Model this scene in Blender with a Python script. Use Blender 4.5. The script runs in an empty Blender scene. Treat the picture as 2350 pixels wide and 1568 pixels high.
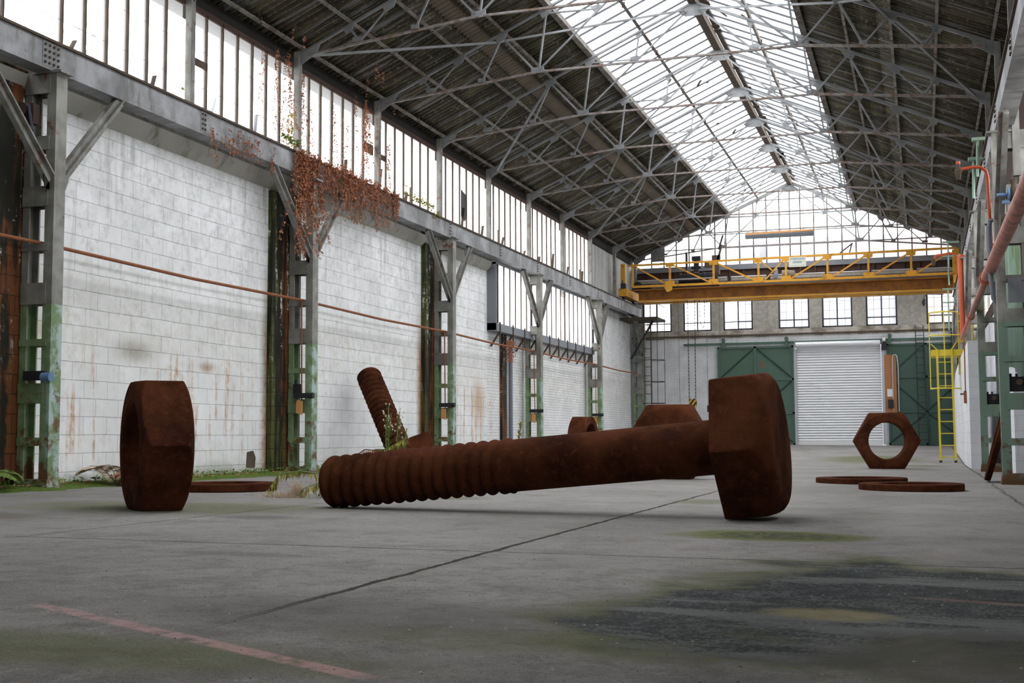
import bpy, math, random
from mathutils import Vector, Matrix
random.seed(7)
sc = bpy.context.scene
col = sc.collection
PI = math.pi
# ---------------------------------------------------------------- camera
cd = bpy.data.cameras.new('camera'); cam = bpy.data.objects.new('camera', cd); col.objects.link(cam)
R_ = Vector((0.9499234, 0.31245104, -0.00445844)); U_ = Vector((0.02834423, -0.07194651, 0.99700567)); W_ = Vector((-0.31119469, 0.94720539, 0.07719986))
M = Matrix((R_, U_, -W_)).transposed().to_4x4(); M.translation = (0, 0, .9663)
cam.matrix_world = M
cd.sensor_width = 36; cd.lens = 36*2862.4/2350; cd.clip_end = 400; cd.clip_start = .05
sc.camera = cam
# ---------------------------------------------------------------- sky
SKY = 4.0
w = bpy.data.worlds.new('overcast'); sc.world = w; w.use_nodes = True
wn = w.node_tree.nodes; wl = w.node_tree.links
bg = wn['Background']; bg.inputs[1].default_value = SKY
tc = wn.new('ShaderNodeTexCoord'); sp = wn.new('ShaderNodeSeparateXYZ'); mr = wn.new('ShaderNodeMapRange')
wl.new(tc.outputs['Generated'], sp.inputs[0]); wl.new(sp.outputs[2], mr.inputs[0])
mr.inputs[1].default_value = -.30; mr.inputs[2].default_value = -.02; mr.inputs[3].default_value = 0; mr.inputs[4].default_value = 1
mx = wn.new('ShaderNodeMix'); mx.data_type = 'RGBA'; wl.new(mr.outputs[0], mx.inputs[0])
mx.inputs[6].default_value = (.22, .22, .21, 1); mx.inputs[7].default_value = (.96, .98, 1, 1)
wl.new(mx.outputs[2], bg.inputs[0])
sc.view_settings.view_transform = 'Standard'; sc.view_settings.look = 'None'; sc.view_settings.gamma = 1
sc.view_settings.use_curve_mapping = False; sc.view_settings.exposure = 0.86
try:
    c = sc.cycles
    c.max_bounces = 5; c.diffuse_bounces = 4; c.adaptive_threshold = .015; c.glossy_bounces = 2; c.transmission_bounces = 4; c.transparent_max_bounces = 10
    c.caustics_reflective = False; c.caustics_refractive = False; c.use_denoising = True
except Exception: pass
def portal(name, loc, n, sx, sy, ax):
    l = bpy.data.lights.new(name, 'AREA'); l.shape = 'RECTANGLE'; l.size = sx; l.size_y = sy
    try: l.cycles.is_portal = True
    except Exception: pass
    o = bpy.data.objects.new(name, l); col.objects.link(o)
    z = -Vector(n).normalized(); x = Vector(ax).normalized(); y = z.cross(x)
    m = Matrix((x, y, z)).transposed().to_4x4(); m.translation = loc; o.matrix_world = m
CX = -3.93
YA, YB = -4.0, 41.4          # front and back of the hall
YS = 6.0                     # the skylight begins here; unseen nearer roof closed to cut light from behind
# daylight enters through these glazed openings (sky portals, they give no light of their own)
portal('skylight_left_daylight', (CX-1.04, 23.7, 9.05), (.4, 0, -.917), 35.4, 2.3, (0, 1, 0))
portal('skylight_right_daylight', (CX+1.04, 23.7, 9.05), (-.4, 0, -.917), 35.4, 2.3, (0, 1, 0))
portal('clerestory_daylight', (-9.28, 21.5, 6.0), (1, 0, 0), 32, 1.5, (0, 1, 0))
portal('gable_daylight', (CX, 41.5, 7.4), (0, -1, 0), 10, 1.6, (1, 0, 0))
# ---------------------------------------------------------------- helpers
def link(o): col.objects.link(o); return o
def tag(o, label=None, cat=None, group=None, kind=None):
    if label: o['label'] = label
    if cat: o['category'] = cat
    if group: o['group'] = group
    if kind: o['kind'] = kind
    return o
def empty(name, loc, label, cat, group=None):
    o = bpy.data.objects.new(name, None); o.empty_display_size = .1; link(o); o.location = loc
    return tag(o, label, cat, group)
class MB:
    def __init__(s): s.v = []; s.f = []
    def add(s, vs, fs):
        b = len(s.v); s.v += [tuple(v) for v in vs]; s.f += [tuple(i+b for i in f) for f in fs]; return s
    def box(s, x0, x1, y0, y1, z0, z1):
        vs = [(x, y, z) for x in (x0, x1) for y in (y0, y1) for z in (z0, z1)]
        return s.add(vs, [(0,1,3,2),(4,6,7,5),(0,4,5,1),(2,3,7,6),(0,2,6,4),(1,5,7,3)])
    def prism(s, prof, ax, a0, a1):
        # prof: list of 2D points; ax: axis of extrusion 0,1,2
        def P(q, a):
            return {0: (a, q[0], q[1]), 1: (q[0], a, q[1]), 2: (q[0], q[1], a)}[ax]
        n = len(prof); vs = [P(q, a0) for q in prof]+[P(q, a1) for q in prof]
        return s.add(vs, [tuple(range(n))[::-1], tuple(range(n, 2*n))]+[(i, (i+1) % n, n+(i+1) % n, n+i) for i in range(n)])
    def bar(s, p, q, a, b, up=(0, 0, 1), L=0):
        # rectangular bar from p to q, a wide (sideways), b deep (along up); L>0 makes it an angle section of that thickness
        p = Vector(p); q = Vector(q); d = (q-p).normalized(); x = d.cross(Vector(up))
        if x.length < 1e-4: x = d.cross(Vector((1, 0, 0)))
        x.normalize(); y = x.cross(d).normalized()
        if L:
            pr = [(-a/2, -b/2), (a/2, -b/2), (a/2, -b/2+L), (-a/2+L, -b/2+L), (-a/2+L, b/2), (-a/2, b/2)]
        else: pr = [(-a/2, -b/2), (a/2, -b/2), (a/2, b/2), (-a/2, b/2)]
        n = len(pr); vs = [p+x*u+y*v for u, v in pr]+[q+x*u+y*v for u, v in pr]
        caps = [tuple(range(n))[::-1], tuple(range(n, 2*n))] if not L else [(3,2,1,0),(5,4,3,0),(n,n+1,n+2,n+3),(n,n+3,n+4,n+5)]
        return s.add(vs, caps+[(i, (i+1) % n, n+(i+1) % n, n+i) for i in range(n)])
    def tube(s, pts, r, n=8, cap=True):
        pts = [Vector(p) for p in pts]; rr = r if isinstance(r, (list, tuple)) else [r]*len(pts)
        b = len(s.v); prev = None
        for i, p in enumerate(pts):
            d = (pts[min(i+1, len(pts)-1)]-pts[max(i-1, 0)]).normalized()
            if prev is None: x = d.orthogonal().normalized()
            else: x = (prev-d*prev.dot(d)).normalized()
            prev = x; y = d.cross(x)
            for k in range(n):
                t = 2*PI*k/n; s.v.append(tuple(p+(x*math.cos(t)+y*math.sin(t))*rr[i]))
        for i in range(len(pts)-1):
            for k in range(n):
                s.f.append((b+i*n+k, b+i*n+(k+1) % n, b+(i+1)*n+(k+1) % n, b+(i+1)*n+k))
        if cap:
            s.f.append(tuple(b+k for k in range(n))[::-1]); e = b+(len(pts)-1)*n; s.f.append(tuple(e+k for k in range(n)))
        return s
    def build(s, name, mat, parent=None, smooth=32):
        me = bpy.data.meshes.new(name); me.from_pydata(s.v, [], s.f); me.update()
        if smooth is not None:
            for p in me.polygons: p.use_smooth = True
            try: me.set_sharp_from_angle(angle=math.radians(smooth))
            except Exception: pass
        me.materials.append(mat); o = bpy.data.objects.new(name, me); link(o)
        if parent is not None: adopt(o, parent)
        return o
def wm(o):
    m = o.matrix_basis.copy()
    while o.parent: m = o.parent.matrix_basis @ o.matrix_parent_inverse @ m; o = o.parent
    return m
def adopt(o, parent):
    o.parent = parent; o.matrix_parent_inverse = wm(parent).inverted()
def kids(o): return [c for c in bpy.data.objects if c.parent == o]
def clone(root, delta, label=None, flip=None):
    # copy of a thing with copies of its parts and sub-parts, moved by delta
    allc = {}
    for c in list(bpy.data.objects):
        if c.parent: allc.setdefault(c.parent.name, []).append(c)
    def rec(o, par):
        n = o.copy(); link(n)
        if par is not None:
            n.parent = par; n.matrix_parent_inverse = o.matrix_parent_inverse.copy()
        for ch in allc.get(o.name, []): rec(ch, n)
        return n
    r = rec(root, None); r.location = Vector(root.location)+Vector(delta)
    if label: r['label'] = label
    return r
# ---------------------------------------------------------------- node helper
class S:
    nt = None
    def __init__(s, k): s.k = k
    def m(op, *a, clamp=False):
        n = S.nt.nodes.new('ShaderNodeMath'); n.operation = op; n.use_clamp = clamp
        for i, x in enumerate(a):
            if isinstance(x, S): S.nt.links.new(x.k, n.inputs[i])
            else: n.inputs[i].default_value = x
        return S(n.outputs[0])
    def __add__(a, b): return S.m('ADD', a, b)
    def __radd__(a, b): return S.m('ADD', b, a)
    def __sub__(a, b): return S.m('SUBTRACT', a, b)
    def __rsub__(a, b): return S.m('SUBTRACT', b, a)
    def __mul__(a, b): return S.m('MULTIPLY', a, b)
    def __rmul__(a, b): return S.m('MULTIPLY', b, a)
    def __truediv__(a, b): return S.m('DIVIDE', a, b)
    def abs(a): return S.m('ABSOLUTE', a)
def new(t, **kw):
    n = S.nt.nodes.new(t)
    for k, v in kw.items():
        if isinstance(v, S): S.nt.links.new(v.k, n.inputs[k])
        else: n.inputs[k].default_value = v
    return n
def pos():
    g = new('ShaderNodeNewGeometry'); s = new('ShaderNodeSeparateXYZ'); S.nt.links.new(g.outputs['Position'], s.inputs[0])
    return S(s.outputs[0]), S(s.outputs[1]), S(s.outputs[2])
def vec(x, y, z):
    n = S.nt.nodes.new('ShaderNodeCombineXYZ')
    for i, a in enumerate((x, y, z)):
        if isinstance(a, S): S.nt.links.new(a.k, n.inputs[i])
        else: n.inputs[i].default_value = a
    return S(n.outputs[0])
def noise(v, scale=1, detail=4, rough=.55, dist=0):
    n = new('ShaderNodeTexNoise', Vector=v, Scale=scale, Detail=detail, Roughness=rough, Distortion=dist); return S(n.outputs[0])
def step(v, lo, hi, a=0., b=1.):
    n = S.nt.nodes.new('ShaderNodeMapRange'); n.interpolation_type = 'SMOOTHSTEP'
    S.nt.links.new(v.k, n.inputs[0])
    for i, x in enumerate((lo, hi, a, b)): n.inputs[i+1].default_value = x
    return S(n.outputs[0])
def band(v, c, h, soft):     # 1 inside |v-c|<h
    return step((v-c).abs(), h+soft, max(h-soft, 0.))
def mix(f, a, b):
    n = S.nt.nodes.new('ShaderNodeMix'); n.data_type = 'RGBA'
    if isinstance(f, S): S.nt.links.new(f.k, n.inputs[0])
    else: n.inputs[0].default_value = f
    for i, x in ((6, a), (7, b)):
        if isinstance(x, S): S.nt.links.new(x.k, n.inputs[i])
        else: n.inputs[i].default_value = (*x, 1)
    return S(n.outputs[2])
def mat(name, fn=None, base=(.5, .5, .5), rough=.8, metal=0., spec=.3):
    m = bpy.data.materials.new(name); m.use_nodes = True; S.nt = m.node_tree
    b = m.node_tree.nodes['Principled BSDF']
    b.inputs['Base Color'].default_value = (*base, 1); b.inputs['Roughness'].default_value = rough
    b.inputs['Metallic'].default_value = metal; b.inputs['Specular IOR Level'].default_value = spec
    if fn:
        r = fn()
        if not isinstance(r, tuple): r = (r,)
        S.nt.links.new(r[0].k, b.inputs['Base Color'])
        if len(r) > 1 and r[1] is not None:
            h, st, ds = r[1]
            n = new('ShaderNodeBump', Strength=st, Distance=ds, Height=h); S.nt.links.new(n.outputs[0], b.inputs['Normal'])
        if len(r) > 2: S.nt.links.new(r[2].k, b.inputs['Roughness'])
    return m
def P3():
    x, y, z = pos(); return x, y, z, vec(x, y, z)
# ---------------------------------------------------------------- materials
def steel_grey():
    x, y, z, v = P3()
    n = noise(v, 3.5, 5); s = noise(vec(x*9, y*9, z*1.2), 1, 4); r = noise(v, 5.5, 6, .65)
    c = mix(step(n, .35, .7), (.18, .175, .16), (.29, .285, .265))
    c = mix(step(s, .48, .68, 0, .6), c, (.11, .10, .075))
    c = mix(step(r, .57, .66, 0, .75), c, (.15, .065, .03))
    return c, (n+r, .25, .01)
M_steel = mat('weathered_grey_steel', steel_grey, rough=.6)
def truss_grey():
    x, y, z, v = P3(); n = noise(v, 2.2, 4); r = noise(v, 7, 5, .7)
    c = mix(step(n, .35, .7), (.17, .175, .178), (.26, .265, .27))
    return mix(step(r, .60, .72, 0, .65), c, (.17, .09, .05)),
M_truss = mat('grey_painted_truss_steel', truss_grey, rough=.55)
def rusty_tie():
    x, y, z, v = P3(); r = noise(v, 9, 6, .7)
    return mix(step(r, .42, .62), (.25, .24, .23), (.17, .105, .08)),
M_tie = mat('flaking_rusty_tie_steel', rusty_tie, rough=.7)
def purlin():
    x, y, z, v = P3(); r = noise(v, 4, 6, .7)
    return mix(step(r, .4, .6), (.21, .20, .18), (.12, .09, .075)),
M_purlin = mat('brown_grey_purlin_steel', purlin, rough=.75)
def col_paint():
    x, y, z, v = P3()
    n = noise(v, 3, 5); s = noise(vec(x*12, y*12, z*1.5), 1, 5, .6); r = noise(v, 4.5, 6, .7)
    g = mix(step(z, 2.43, 2.405), mix(step(n, .35, .7), (.17, .165, .145), (.31, .305, .275)), mix(step(x, -5, 0), mix(step(noise(v, 6, 4), .4, .6), (.17, .25, .12), mix(step(x, -8.86, -8.82), (.24, .33, .19), (.38, .50, .46))), mix(n, (.13, .20, .15), (.20, .29, .23))))
    g = mix(step(s, .52, .72, 0, .5), g, (.16, .145, .10))
    low = step(z, 2.0, .4, .0, .13)
    g = mix(step(r+low, .60, .68, 0, .85), g, (.14, .05, .02))
    g = mix(step(z+n*.2, .66, .50), g, mix(r, (.05, .03, .015), (.20, .09, .03)))
    return g, (n+r*.7, .3, .01)
M_col = mat('column_paint_green_below_grey_above', col_paint, rough=.6)
def girder():
    x, y, z, v = P3(); n = noise(v, 1.6, 6, .65); s = noise(vec(x, y*6, z*1.2), 1, 5, .6)
    c = mix(step(n, .38, .68), (.19, .19, .19), (.36, .36, .37))
    c = mix(step(s, .50, .66, 0, .65), c, (.12, .12, .11)); c = mix(step(noise(v, 6, 6, .7), .60, .70, 0, .7), c, (.15, .09, .06))
    return c, (n, .25, .01)
M_girder = mat('streaked_grey_girder_paint', girder, rough=.6)
def dark_rail():
    x, y, z, v = P3(); n = noise(v, 5, 5); return mix(n, (.03, .025, .02), (.14, .10, .07)),
M_dark = mat('dark_rusty_iron', dark_rail, rough=.8)
M_dgrey = mat('dark_grey_window_paint', base=(.055, .057, .062), rough=.6)
M_black = mat('black_painted_iron', base=(.02, .02, .022), rough=.5)
def rust_pipe():
    x, y, z, v = P3(); n = noise(v, 14, 4); return mix(n, (.14, .045, .02), (.36, .14, .06)),
M_rustpipe = mat('rusty_orange_pipe', rust_pipe, rough=.8)
def corten():
    x, y, z, v = P3()
    n = noise(v, 2.2, 5, .6); f = noise(v, 60, 6, .75); g = noise(v, 16, 6, .7, .4); k = noise(vec(x*2, y*2, z*9), 1.3, 4)
    c = mix(step(n, .32, .68), (.042, .0135, .007), (.122, .040, .0175))
    c = mix(step(g, .5, .72, 0, .55), c, (.175, .060, .025))
    c = mix(step(k, .56, .75, 0, .35), c, (.065, .03, .026))
    c = mix(step(noise(v, 95, 2), .73, .78, 0, .5), c, (.30, .16, .10))
    return c, (f*.7+g*.8, .8, .03)
M_corten = mat('rust_brown_iron', corten, rough=.95, spec=.04)
def roof():
    x, y, z, v = P3()
    n = noise(vec(x*.6, y*4, z*.6), 1.2, 5, .6); s = noise(vec(x*.35, y*13, z*.35), 1.0, 4, .6); d = noise(vec(x*14, y*14, z*4), 1, 3)
    c = mix(step(n, .35, .7), (.034, .029, .020), (.10, .084, .057))
    c = mix(step(n, .52, .72, 0, .5), c, (.10, .105, .04))
    c = mix(step(s, .575, .60, 0, .8), c, (.20, .205, .215))
    c = mix(step(d, .60, .68, 0, .55), c, (.22, .20, .14))
    rib = S.m('SINE', y*(2*PI/.146)); c = mix(step(rib, -.75, -.98)*step(noise(vec(x*22, y*3, z*8), 1, 3), .46, .56)*.5, c, (.22, .205, .155))
    return c, (d, .2, .01)
M_roof = mat('mossy_corrugated_roof_sheet', roof, rough=.9)
def roofnew():
    x, y, z, v = P3(); n = noise(v, 2, 4); return mix(n, (.12, .10, .075), (.20, .17, .125)),
M_roofnew = mat('paler_replacement_roof_sheet', roofnew, rough=.85)
def wallpaint():
    x, y, z, v = P3()
    jz = noise(vec(y*1.2, z*.5, 0.), 1.3, 3)
    bt = new('ShaderNodeTexBrick', Vector=vec(y+4., z+.02+jz*.02, 0.), Scale=1., Color1=(1, 1, 1, 1), Color2=(.9, .9, .9, 1), Mortar=(0, 0, 0, 1))
    bt.inputs['Mortar Size'].default_value = .0045; bt.inputs['Mortar Smooth'].default_value = .3; bt.inputs['Brick Width'].default_value = .44; bt.inputs['Row Height'].default_value = .211
    bt.offset = .5
    br = new('ShaderNodeTexBrick', Vector=vec(y, z, 0.), Scale=1., Color1=(1, 1, 1, 1), Color2=(.86, .86, .86, 1), Mortar=(0, 0, 0, 1))
    br.inputs['Mortar Size'].default_value = .006; br.inputs['Mortar Smooth'].default_value = .3; br.inputs['Brick Width'].default_value = .21; br.inputs['Row Height'].default_value = .068
    isb = step(y, 26.45, 26.5)
    bk = mix(isb, S(bt.outputs[0]), S(br.outputs[0]))
    fac = mix(isb, S(bt.outputs[1]), S(br.outputs[1]))
    n1 = noise(v, 1.1, 6, .65); n2 = noise(v, 8, 5, .7); st = noise(vec(x, y*7, z*.55), 1, 5, .6); st2 = noise(vec(x, y*10, z*.5+3), 1, 4, .6)
    c = mix(step(n1, .35, .7), (.76, .765, .76), (.88, .885, .89))
    up = step(z, 1.9, 4.6)
    c = mix(step(n2+up*.10, .54, .76, 0, .45), c, (.44, .44, .43))
    c = mix(step(noise(v, 2.6, 6, .7)+up*.06, .54, .74, 0, .4), c, (.56, .56, .55))
    c = mix(step(st, .55, .75, 0, .5)*(.3+up*.7), c, (.30, .29, .25))
    c = mix(band(z+n1*.25, 2.5, .55, .5)*step(n2, .3, .7)*.5, c, (.62, .60, .50))
    # rust runs starting under course lines
    rr = step(st2, .53, .64)*band(z+noise(vec(y*3, 0., 0.), 1, 2)*.9, 1.85, .62, .25)
    zone = band(y, 13.7, 2.2, .5)*1.2+band(y, 25.6, 1.3, .4)*1.4+band(y, 30.5, .4, .3)*.5
    c = mix(S.m('MULTIPLY', rr, zone, clamp=True)*step(n2, .3, .6)*.75, c, mix(n2, (.62, .38, .14), (.46, .20, .06)))
    # smudges
    for cy, cz, ry, rz, cc in ((13.25, 2.07, .55, .2, (.30, .27, .20)), (11.6, 2.2, .35, .2, (.50, .42, .28)), (25.9, 1.75, .6, .7, (.50, .32, .18)), (14.9, 1.95, .25, .1, (.35, .2, .1))):
        e = S.m('SQRT', (y-cy)*(y-cy)/(ry*ry)+(z-cz)*(z-cz)/(rz*rz))
        c = mix(step(e+n2*1.2, 1.7, .6, 0, .75), c, cc)
    # damp edge beside the stained piers
    for py in (16.62, 22.62, 27.62, 10.6):
        d = (y-py).abs()
        c = mix(step(d+n2*.25, .46, .16)*step(z, 4.0, 2.2)*.95, c, mix(step(st, .4, .55), (.12, .11, .03), mix(n2, (.22, .06, .015), (.42, .17, .05))))
    c = mix(step(z+n1*.5, .98, .62, 0, .8), c, mix(n2, (.30, .28, .22), (.22, .26, .12)))
    c = mix(step(z+n2*.3, .72, .52, 0, .9), c, mix(st, (.10, .12, .03), (.30, .15, .09)))
    c = mix(step(z, 4.72, 4.80, 0, .62), c, mix(step(st, .45, .6), (.34, .34, .31), (.14, .15, .10)))
    c = mix(step(noise(vec(y*5, z*.35, 0.), 1, 5, .6), .54, .70, 0, .5)*step(z, 3.4, 4.7), c, (.25, .26, .22))
    hz_ = S.m('FRACT', (z+.02+jz*.02)/.211); hz_ = S.m('MAXIMUM', step(hz_, .04, .02), step(hz_, .96, .98)); mort = S.m('MULTIPLY', fac*(1-isb*.55), step(n2, .35, .6, .15, .8)*(.35+hz_*.65), clamp=True)
    c = mix(mort*(.16+step(noise(v, 1.7, 3), .42, .62)*.6), c, (.33, .32, .29))
    c2 = new('ShaderNodeMix'); c2.data_type = 'RGBA'; c2.blend_type = 'MULTIPLY'; c2.inputs[0].default_value = .35
    S.nt.links.new(c.k, c2.inputs[6]); S.nt.links.new(bk.k, c2.inputs[7])
    return S(c2.outputs[2]), (n2*.35-fac*1.0+S(bk.k)*.0, .7, .014)
M_wall = mat('white_painted_block_wall', wallpaint, rough=.85)
def pier():
    x, y, z, v = P3()
    s = noise(vec(x*6, y*6, z*.45), 1, 6, .65, .3); n = noise(v, 9, 6, .7); s2 = noise(vec(x*9, y*9, z*.7+9), 1, 5, .6)
    fr_ = S.m('FRACT', (y-16.55+60.5)/6.05)*6.05+(noise(v, 3, 4)-.5)*.45
    c = mix(step(s+band(fr_, .50, .16, .10)*.17+step(z, 3.8, 2.0)*.06, .60, .72), (.012, .012, .007), mix(n, (.07, .022, .008), (.22, .075, .02)))
    c = mix(step(s2+step(fr_, .3, .05)*.12, .56, .68, 0, .85), c, mix(n, (.045, .055, .008), (.12, .13, .03)))
    c = mix(step(n*s2, .31, .36, 0, .9)*step(z, 1.2, 3.), c, (.55, .54, .50))
    bt = new('ShaderNodeTexBrick', Vector=vec(x+y, z+.02, 0.), Scale=1.)
    bt.inputs['Mortar Size'].default_value = .006; bt.inputs['Brick Width'].default_value = .44; bt.inputs['Row Height'].default_value = .211
    f = S(bt.outputs[1])
    return mix(f*.7, c, (.01, .01, .005)), (n*.5-f, .8, .02)
M_pier = mat('rust_and_algae_stained_pier', pier, rough=.7)
def backwall():
    x, y, z, v = P3()
    br = new('ShaderNodeTexBrick', Vector=vec(x, z, 0.), Scale=1.)
    br.inputs['Mortar Size'].default_value = .006; br.inputs['Brick Width'].default_value = .21; br.inputs['Row Height'].default_value = .068; br.inputs['Mortar Smooth'].default_value = .4
    f = S(br.outputs[1]); n = noise(v, 2, 6, .65); n2 = noise(v, 9, 5, .7); s = noise(vec(x*5, y, z*.7), 1, 4)
    lo = mix(step(n, .35, .7), (.60, .61, .63), (.74, .75, .77))
    hi = mix(step(n2, .3, .7), (.28, .265, .235), (.42, .40, .36))
    bd = mix(step(n, .35, .62), (.20, .17, .13), (.50, .475, .42))
    c = mix(step(z, 4.235, 4.25), lo, mix(step(z, 4.50, 4.51), bd, hi))
    c = mix(step(s, .6, .75, 0, .35), c, (.16, .13, .10))
    c = mix(step(z, 5.95, 5.97, 0, .8)*step(z, 6.17, 6.15), c, (.05, .04, .03))
    return mix(f*.35, c, (.2, .19, .17)), (n2*.3-f, .4, .008)
M_back = mat('painted_brick_back_wall', backwall, rough=.85)
def whiteblock():
    x, y, z, v = P3()
    bt = new('ShaderNodeTexBrick', Vector=vec(x*1.0+y, z+.02, 0.), Scale=1.)
    bt.inputs['Mortar Size'].default_value = .005; bt.inputs['Brick Width'].default_value = .42; bt.inputs['Row Height'].default_value = .211; bt.inputs['Mortar Smooth'].default_value = .4
    f = S(bt.outputs[1]); n = noise(v, 12, 5, .7); m_ = noise(v, 1.5, 4)
    c = mix(step(m_, .35, .7), (.66, .665, .69), (.76, .765, .79))
    c = mix(step(n, .66, .74, 0, .4), c, (.3, .3, .3))
    return mix(f*.4, c, (.36, .36, .37)), (n*.3-f, .5, .01)
M_wblock = mat('clean_white_block_paint', whiteblock, rough=.8)
def floor_():
    x, y, z, v = P3()
    n0 = noise(v, .55, 6, .6); n1 = noise(v, 2.6, 7, .68, .3); n2 = noise(v, 14, 6, .7); n3 = noise(v, 70, 4, .7); nx = noise(vec(x*.7, y*2.6, z), 1.1, 5, .62)
    c = mix(step(n0, .3, .7), (.245, .228, .212), (.33, .315, .30))
    c = mix(step(n1, .45, .72, 0, .55), c, (.165, .15, .138))
    c = mix(step(nx, .58, .74, 0, .4), c, (.41, .40, .385))
    c = mix(step(n2, .58, .76, 0, .35), c, (.115, .105, .095))
    c = mix(step(y, 6.2, 2.6, 0, .42)*step(n1, .3, .6), c, mix(n2, (.085, .076, .068), (.17, .158, .145)))   # patchy darker tone towards the camera
    c = mix(step(n3, .57, .66, 0, .6), c, (.06, .055, .052))
    gr_ = noise(v, 7, 9, .8); near = step(y, 9.5, 3.5, .25, 1.)
    c = mix(step(gr_, .50, .60, 0, .45)*near, c, (.115, .103, .092)); c = mix(step(gr_, .44, .36, 0, .4)*near, c, (.38, .365, .345))
    n4 = noise(v, 240, 3, .75); c = mix(step(n4, .52, .62, 0, .5), c, (.07, .064, .06)); c = mix(step(n4, .44, .36, 0, .4), c, (.44, .43, .41))
    c = mix(step(noise(vec(x*5, y*9, z), 1, 6, .75), .60, .70, 0, .45), c, (.10, .09, .08))
    nS = noise(v, 1.25, 6, .6, .5)*2.-1.
    c = mix(step(noise(v, 48, 2), .74, .78, 0, .5), c, (.5, .49, .47))
    def ell(cx, cy, rx, ry):
        return S.m('SQRT', (x-cx)*(x-cx)/(rx*rx)+(y-cy)*(y-cy)/(ry*ry))
    wob = n1*1.1-.55
    # big green-black damp patch with paler centre
    e = ell(-.12, 4.85, .93, 1.22)+nS*.95
    c = mix(step(e, 1.42, .95, 0, .85), c, mix(n2, (.075, .08, .03), (.15, .155, .06)))
    inner = step(e, 1.15, .88)
    c = mix(inner*.95, c, mix(step(n3*.55+n2*.3+n1*.3, .54, .68), (.042, .046, .049), (.14, .15, .145)))
    c = mix(inner*step(nx+n3*.2, .60, .70)*.8, c, (.19, .19, .185))
    e2 = ell(-.32, 4.42, .27, .19)+nS*.5
    c = mix(step(e2, 1.0, .45), c, mix(n2, (.15, .135, .06), (.38, .33, .22)))
    e4 = ell(.1, 3.7, .45, .55)+wob; c = mix(step(e4, 1.1, .6, 0, .6), c, (.07, .065, .055))
    # thin mossy patch
    e3 = ell(-.88, 7.75, .62, .40)+wob*.9
    c = mix(step(e3, 1.15, .75, 0, .85), c, (.12, .135, .035)); c = mix(step(e3, .75, .45, 0, .85)*step(n2, .4, .55), c, (.06, .065, .05))
    for cx, cy, rx, ry, a in ((-5.9, 8.9, 1.6, .9, .55), (-7.2, 7.4, 1.3, .5, .45), (-4.9, 11.2, 1.1, .5, .5), (-2.3, 3.0, 1.1, .28, .5), (-1.9, 11.5, .35, .5, .5), (-1.2, 31., 1.2, 2.5, .6), (-.2, 27., .7, 1.2, .4), (-1.3, 3.55, .5, .25, .35)):
        e = ell(cx, cy, rx, ry)+wob*1.1; c = mix(step(e, 1.15, .5, 0, a), c, (.10, .112, .028))
    for cx, cy, rx, ry, a in ((-1.9, 3.9, .9, .5, .4), (-4.6, 8.1, .35, .25, .5), (-3.3, 5.6, .6, .12, .35), (-6., 5.9, .7, .15, .4)):
        e = ell(cx, cy, rx, ry)+wob; c = mix(step(e, 1.15, .4, 0, a), c, (.09, .08, .075))
    # moss along the left wall
    c = mix(step(x+n1*.9+n2*.2, -8.15, -8.45, 0, 1.)*step(y, 28, 22), c, mix(n2, (.05, .075, .012), (.13, .18, .03)))
    # pink painted lines
    def seg(ax, ay, bx, by, hw, soft, a, cc, c):
        L = math.hypot(bx-ax, by-ay); ux, uy = (bx-ax)/L, (by-ay)/L
        t = (x-ax)*ux+(y-ay)*uy; d = ((x-ax)*(-uy)+(y-ay)*ux+(n1-.5)*.02).abs()
        return mix(step(d, hw+soft, hw-soft)*band(t, L/2, L/2, .08)*step(n2+n1*.4, .88, .62, 0, a), c, cc)
    c = seg(-2.98, 3.72, -1.35, 2.9, .034, .010, .85, (.46, .29, .27), c)
    c = seg(-.05, 5.0, 1.0, 4.75, .03, .012, .5, (.34, .19, .15), c)
    c = seg(-1.6, 6.9, 1.2, 6.9, .03, .015, .35, (.34, .22, .19), c)
    c = seg(-7., 7.2, -5.2, 7.35, .03, .015, .4, (.36, .2, .17), c)
    # slab joints and cracks
    wv = (noise(vec(x*3, y*3, 0.), 1, 8, .8)-.5)*.13
    def crack(d, gate, wdt):
        return step((d+wv*.6).abs()+(n2-.5)*.022, wdt*.9+.003, wdt*.45)*gate
    k = crack(x+2.15, step(y, 3.2, 4.6)*step(y, 15., 12.5), .019)
    k = S.m('MAXIMUM', k, crack(y-6.18-(x+2)*.03, step(x, -5.2, -4.9)*1., .011))
    k = S.m('MAXIMUM', k, crack(x+5.02, step(y, 5.9, 6.1)*step(y, 12., 9.)*.8, .009))
    k = S.m('MAXIMUM', k, crack(x-.82+wv*1.5, step(y, 8., 9.)*.75, .012))
    k = S.m('MAXIMUM', k, crack(y-24.4, .5, .02)); k = S.m('MAXIMUM', k, crack(y-33.-(x+2)*1.2, .5, .03))
    k = S.m('MAXIMUM', k, crack(y-9.9+(x+5)*.02, step(x, -5., -5.2)*.5, .008))
    c = mix(k*.92, c, mix(n2, (.018, .017, .015), (.05, .048, .03)))
    h = n1*.35+n2*.45+n3*.35+n4*.10-k*2.5+inner*n2*.7
    return c, (h, .75, .03)
M_floor = mat('stained_concrete_floor', floor_, rough=.9, spec=.08)
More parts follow.
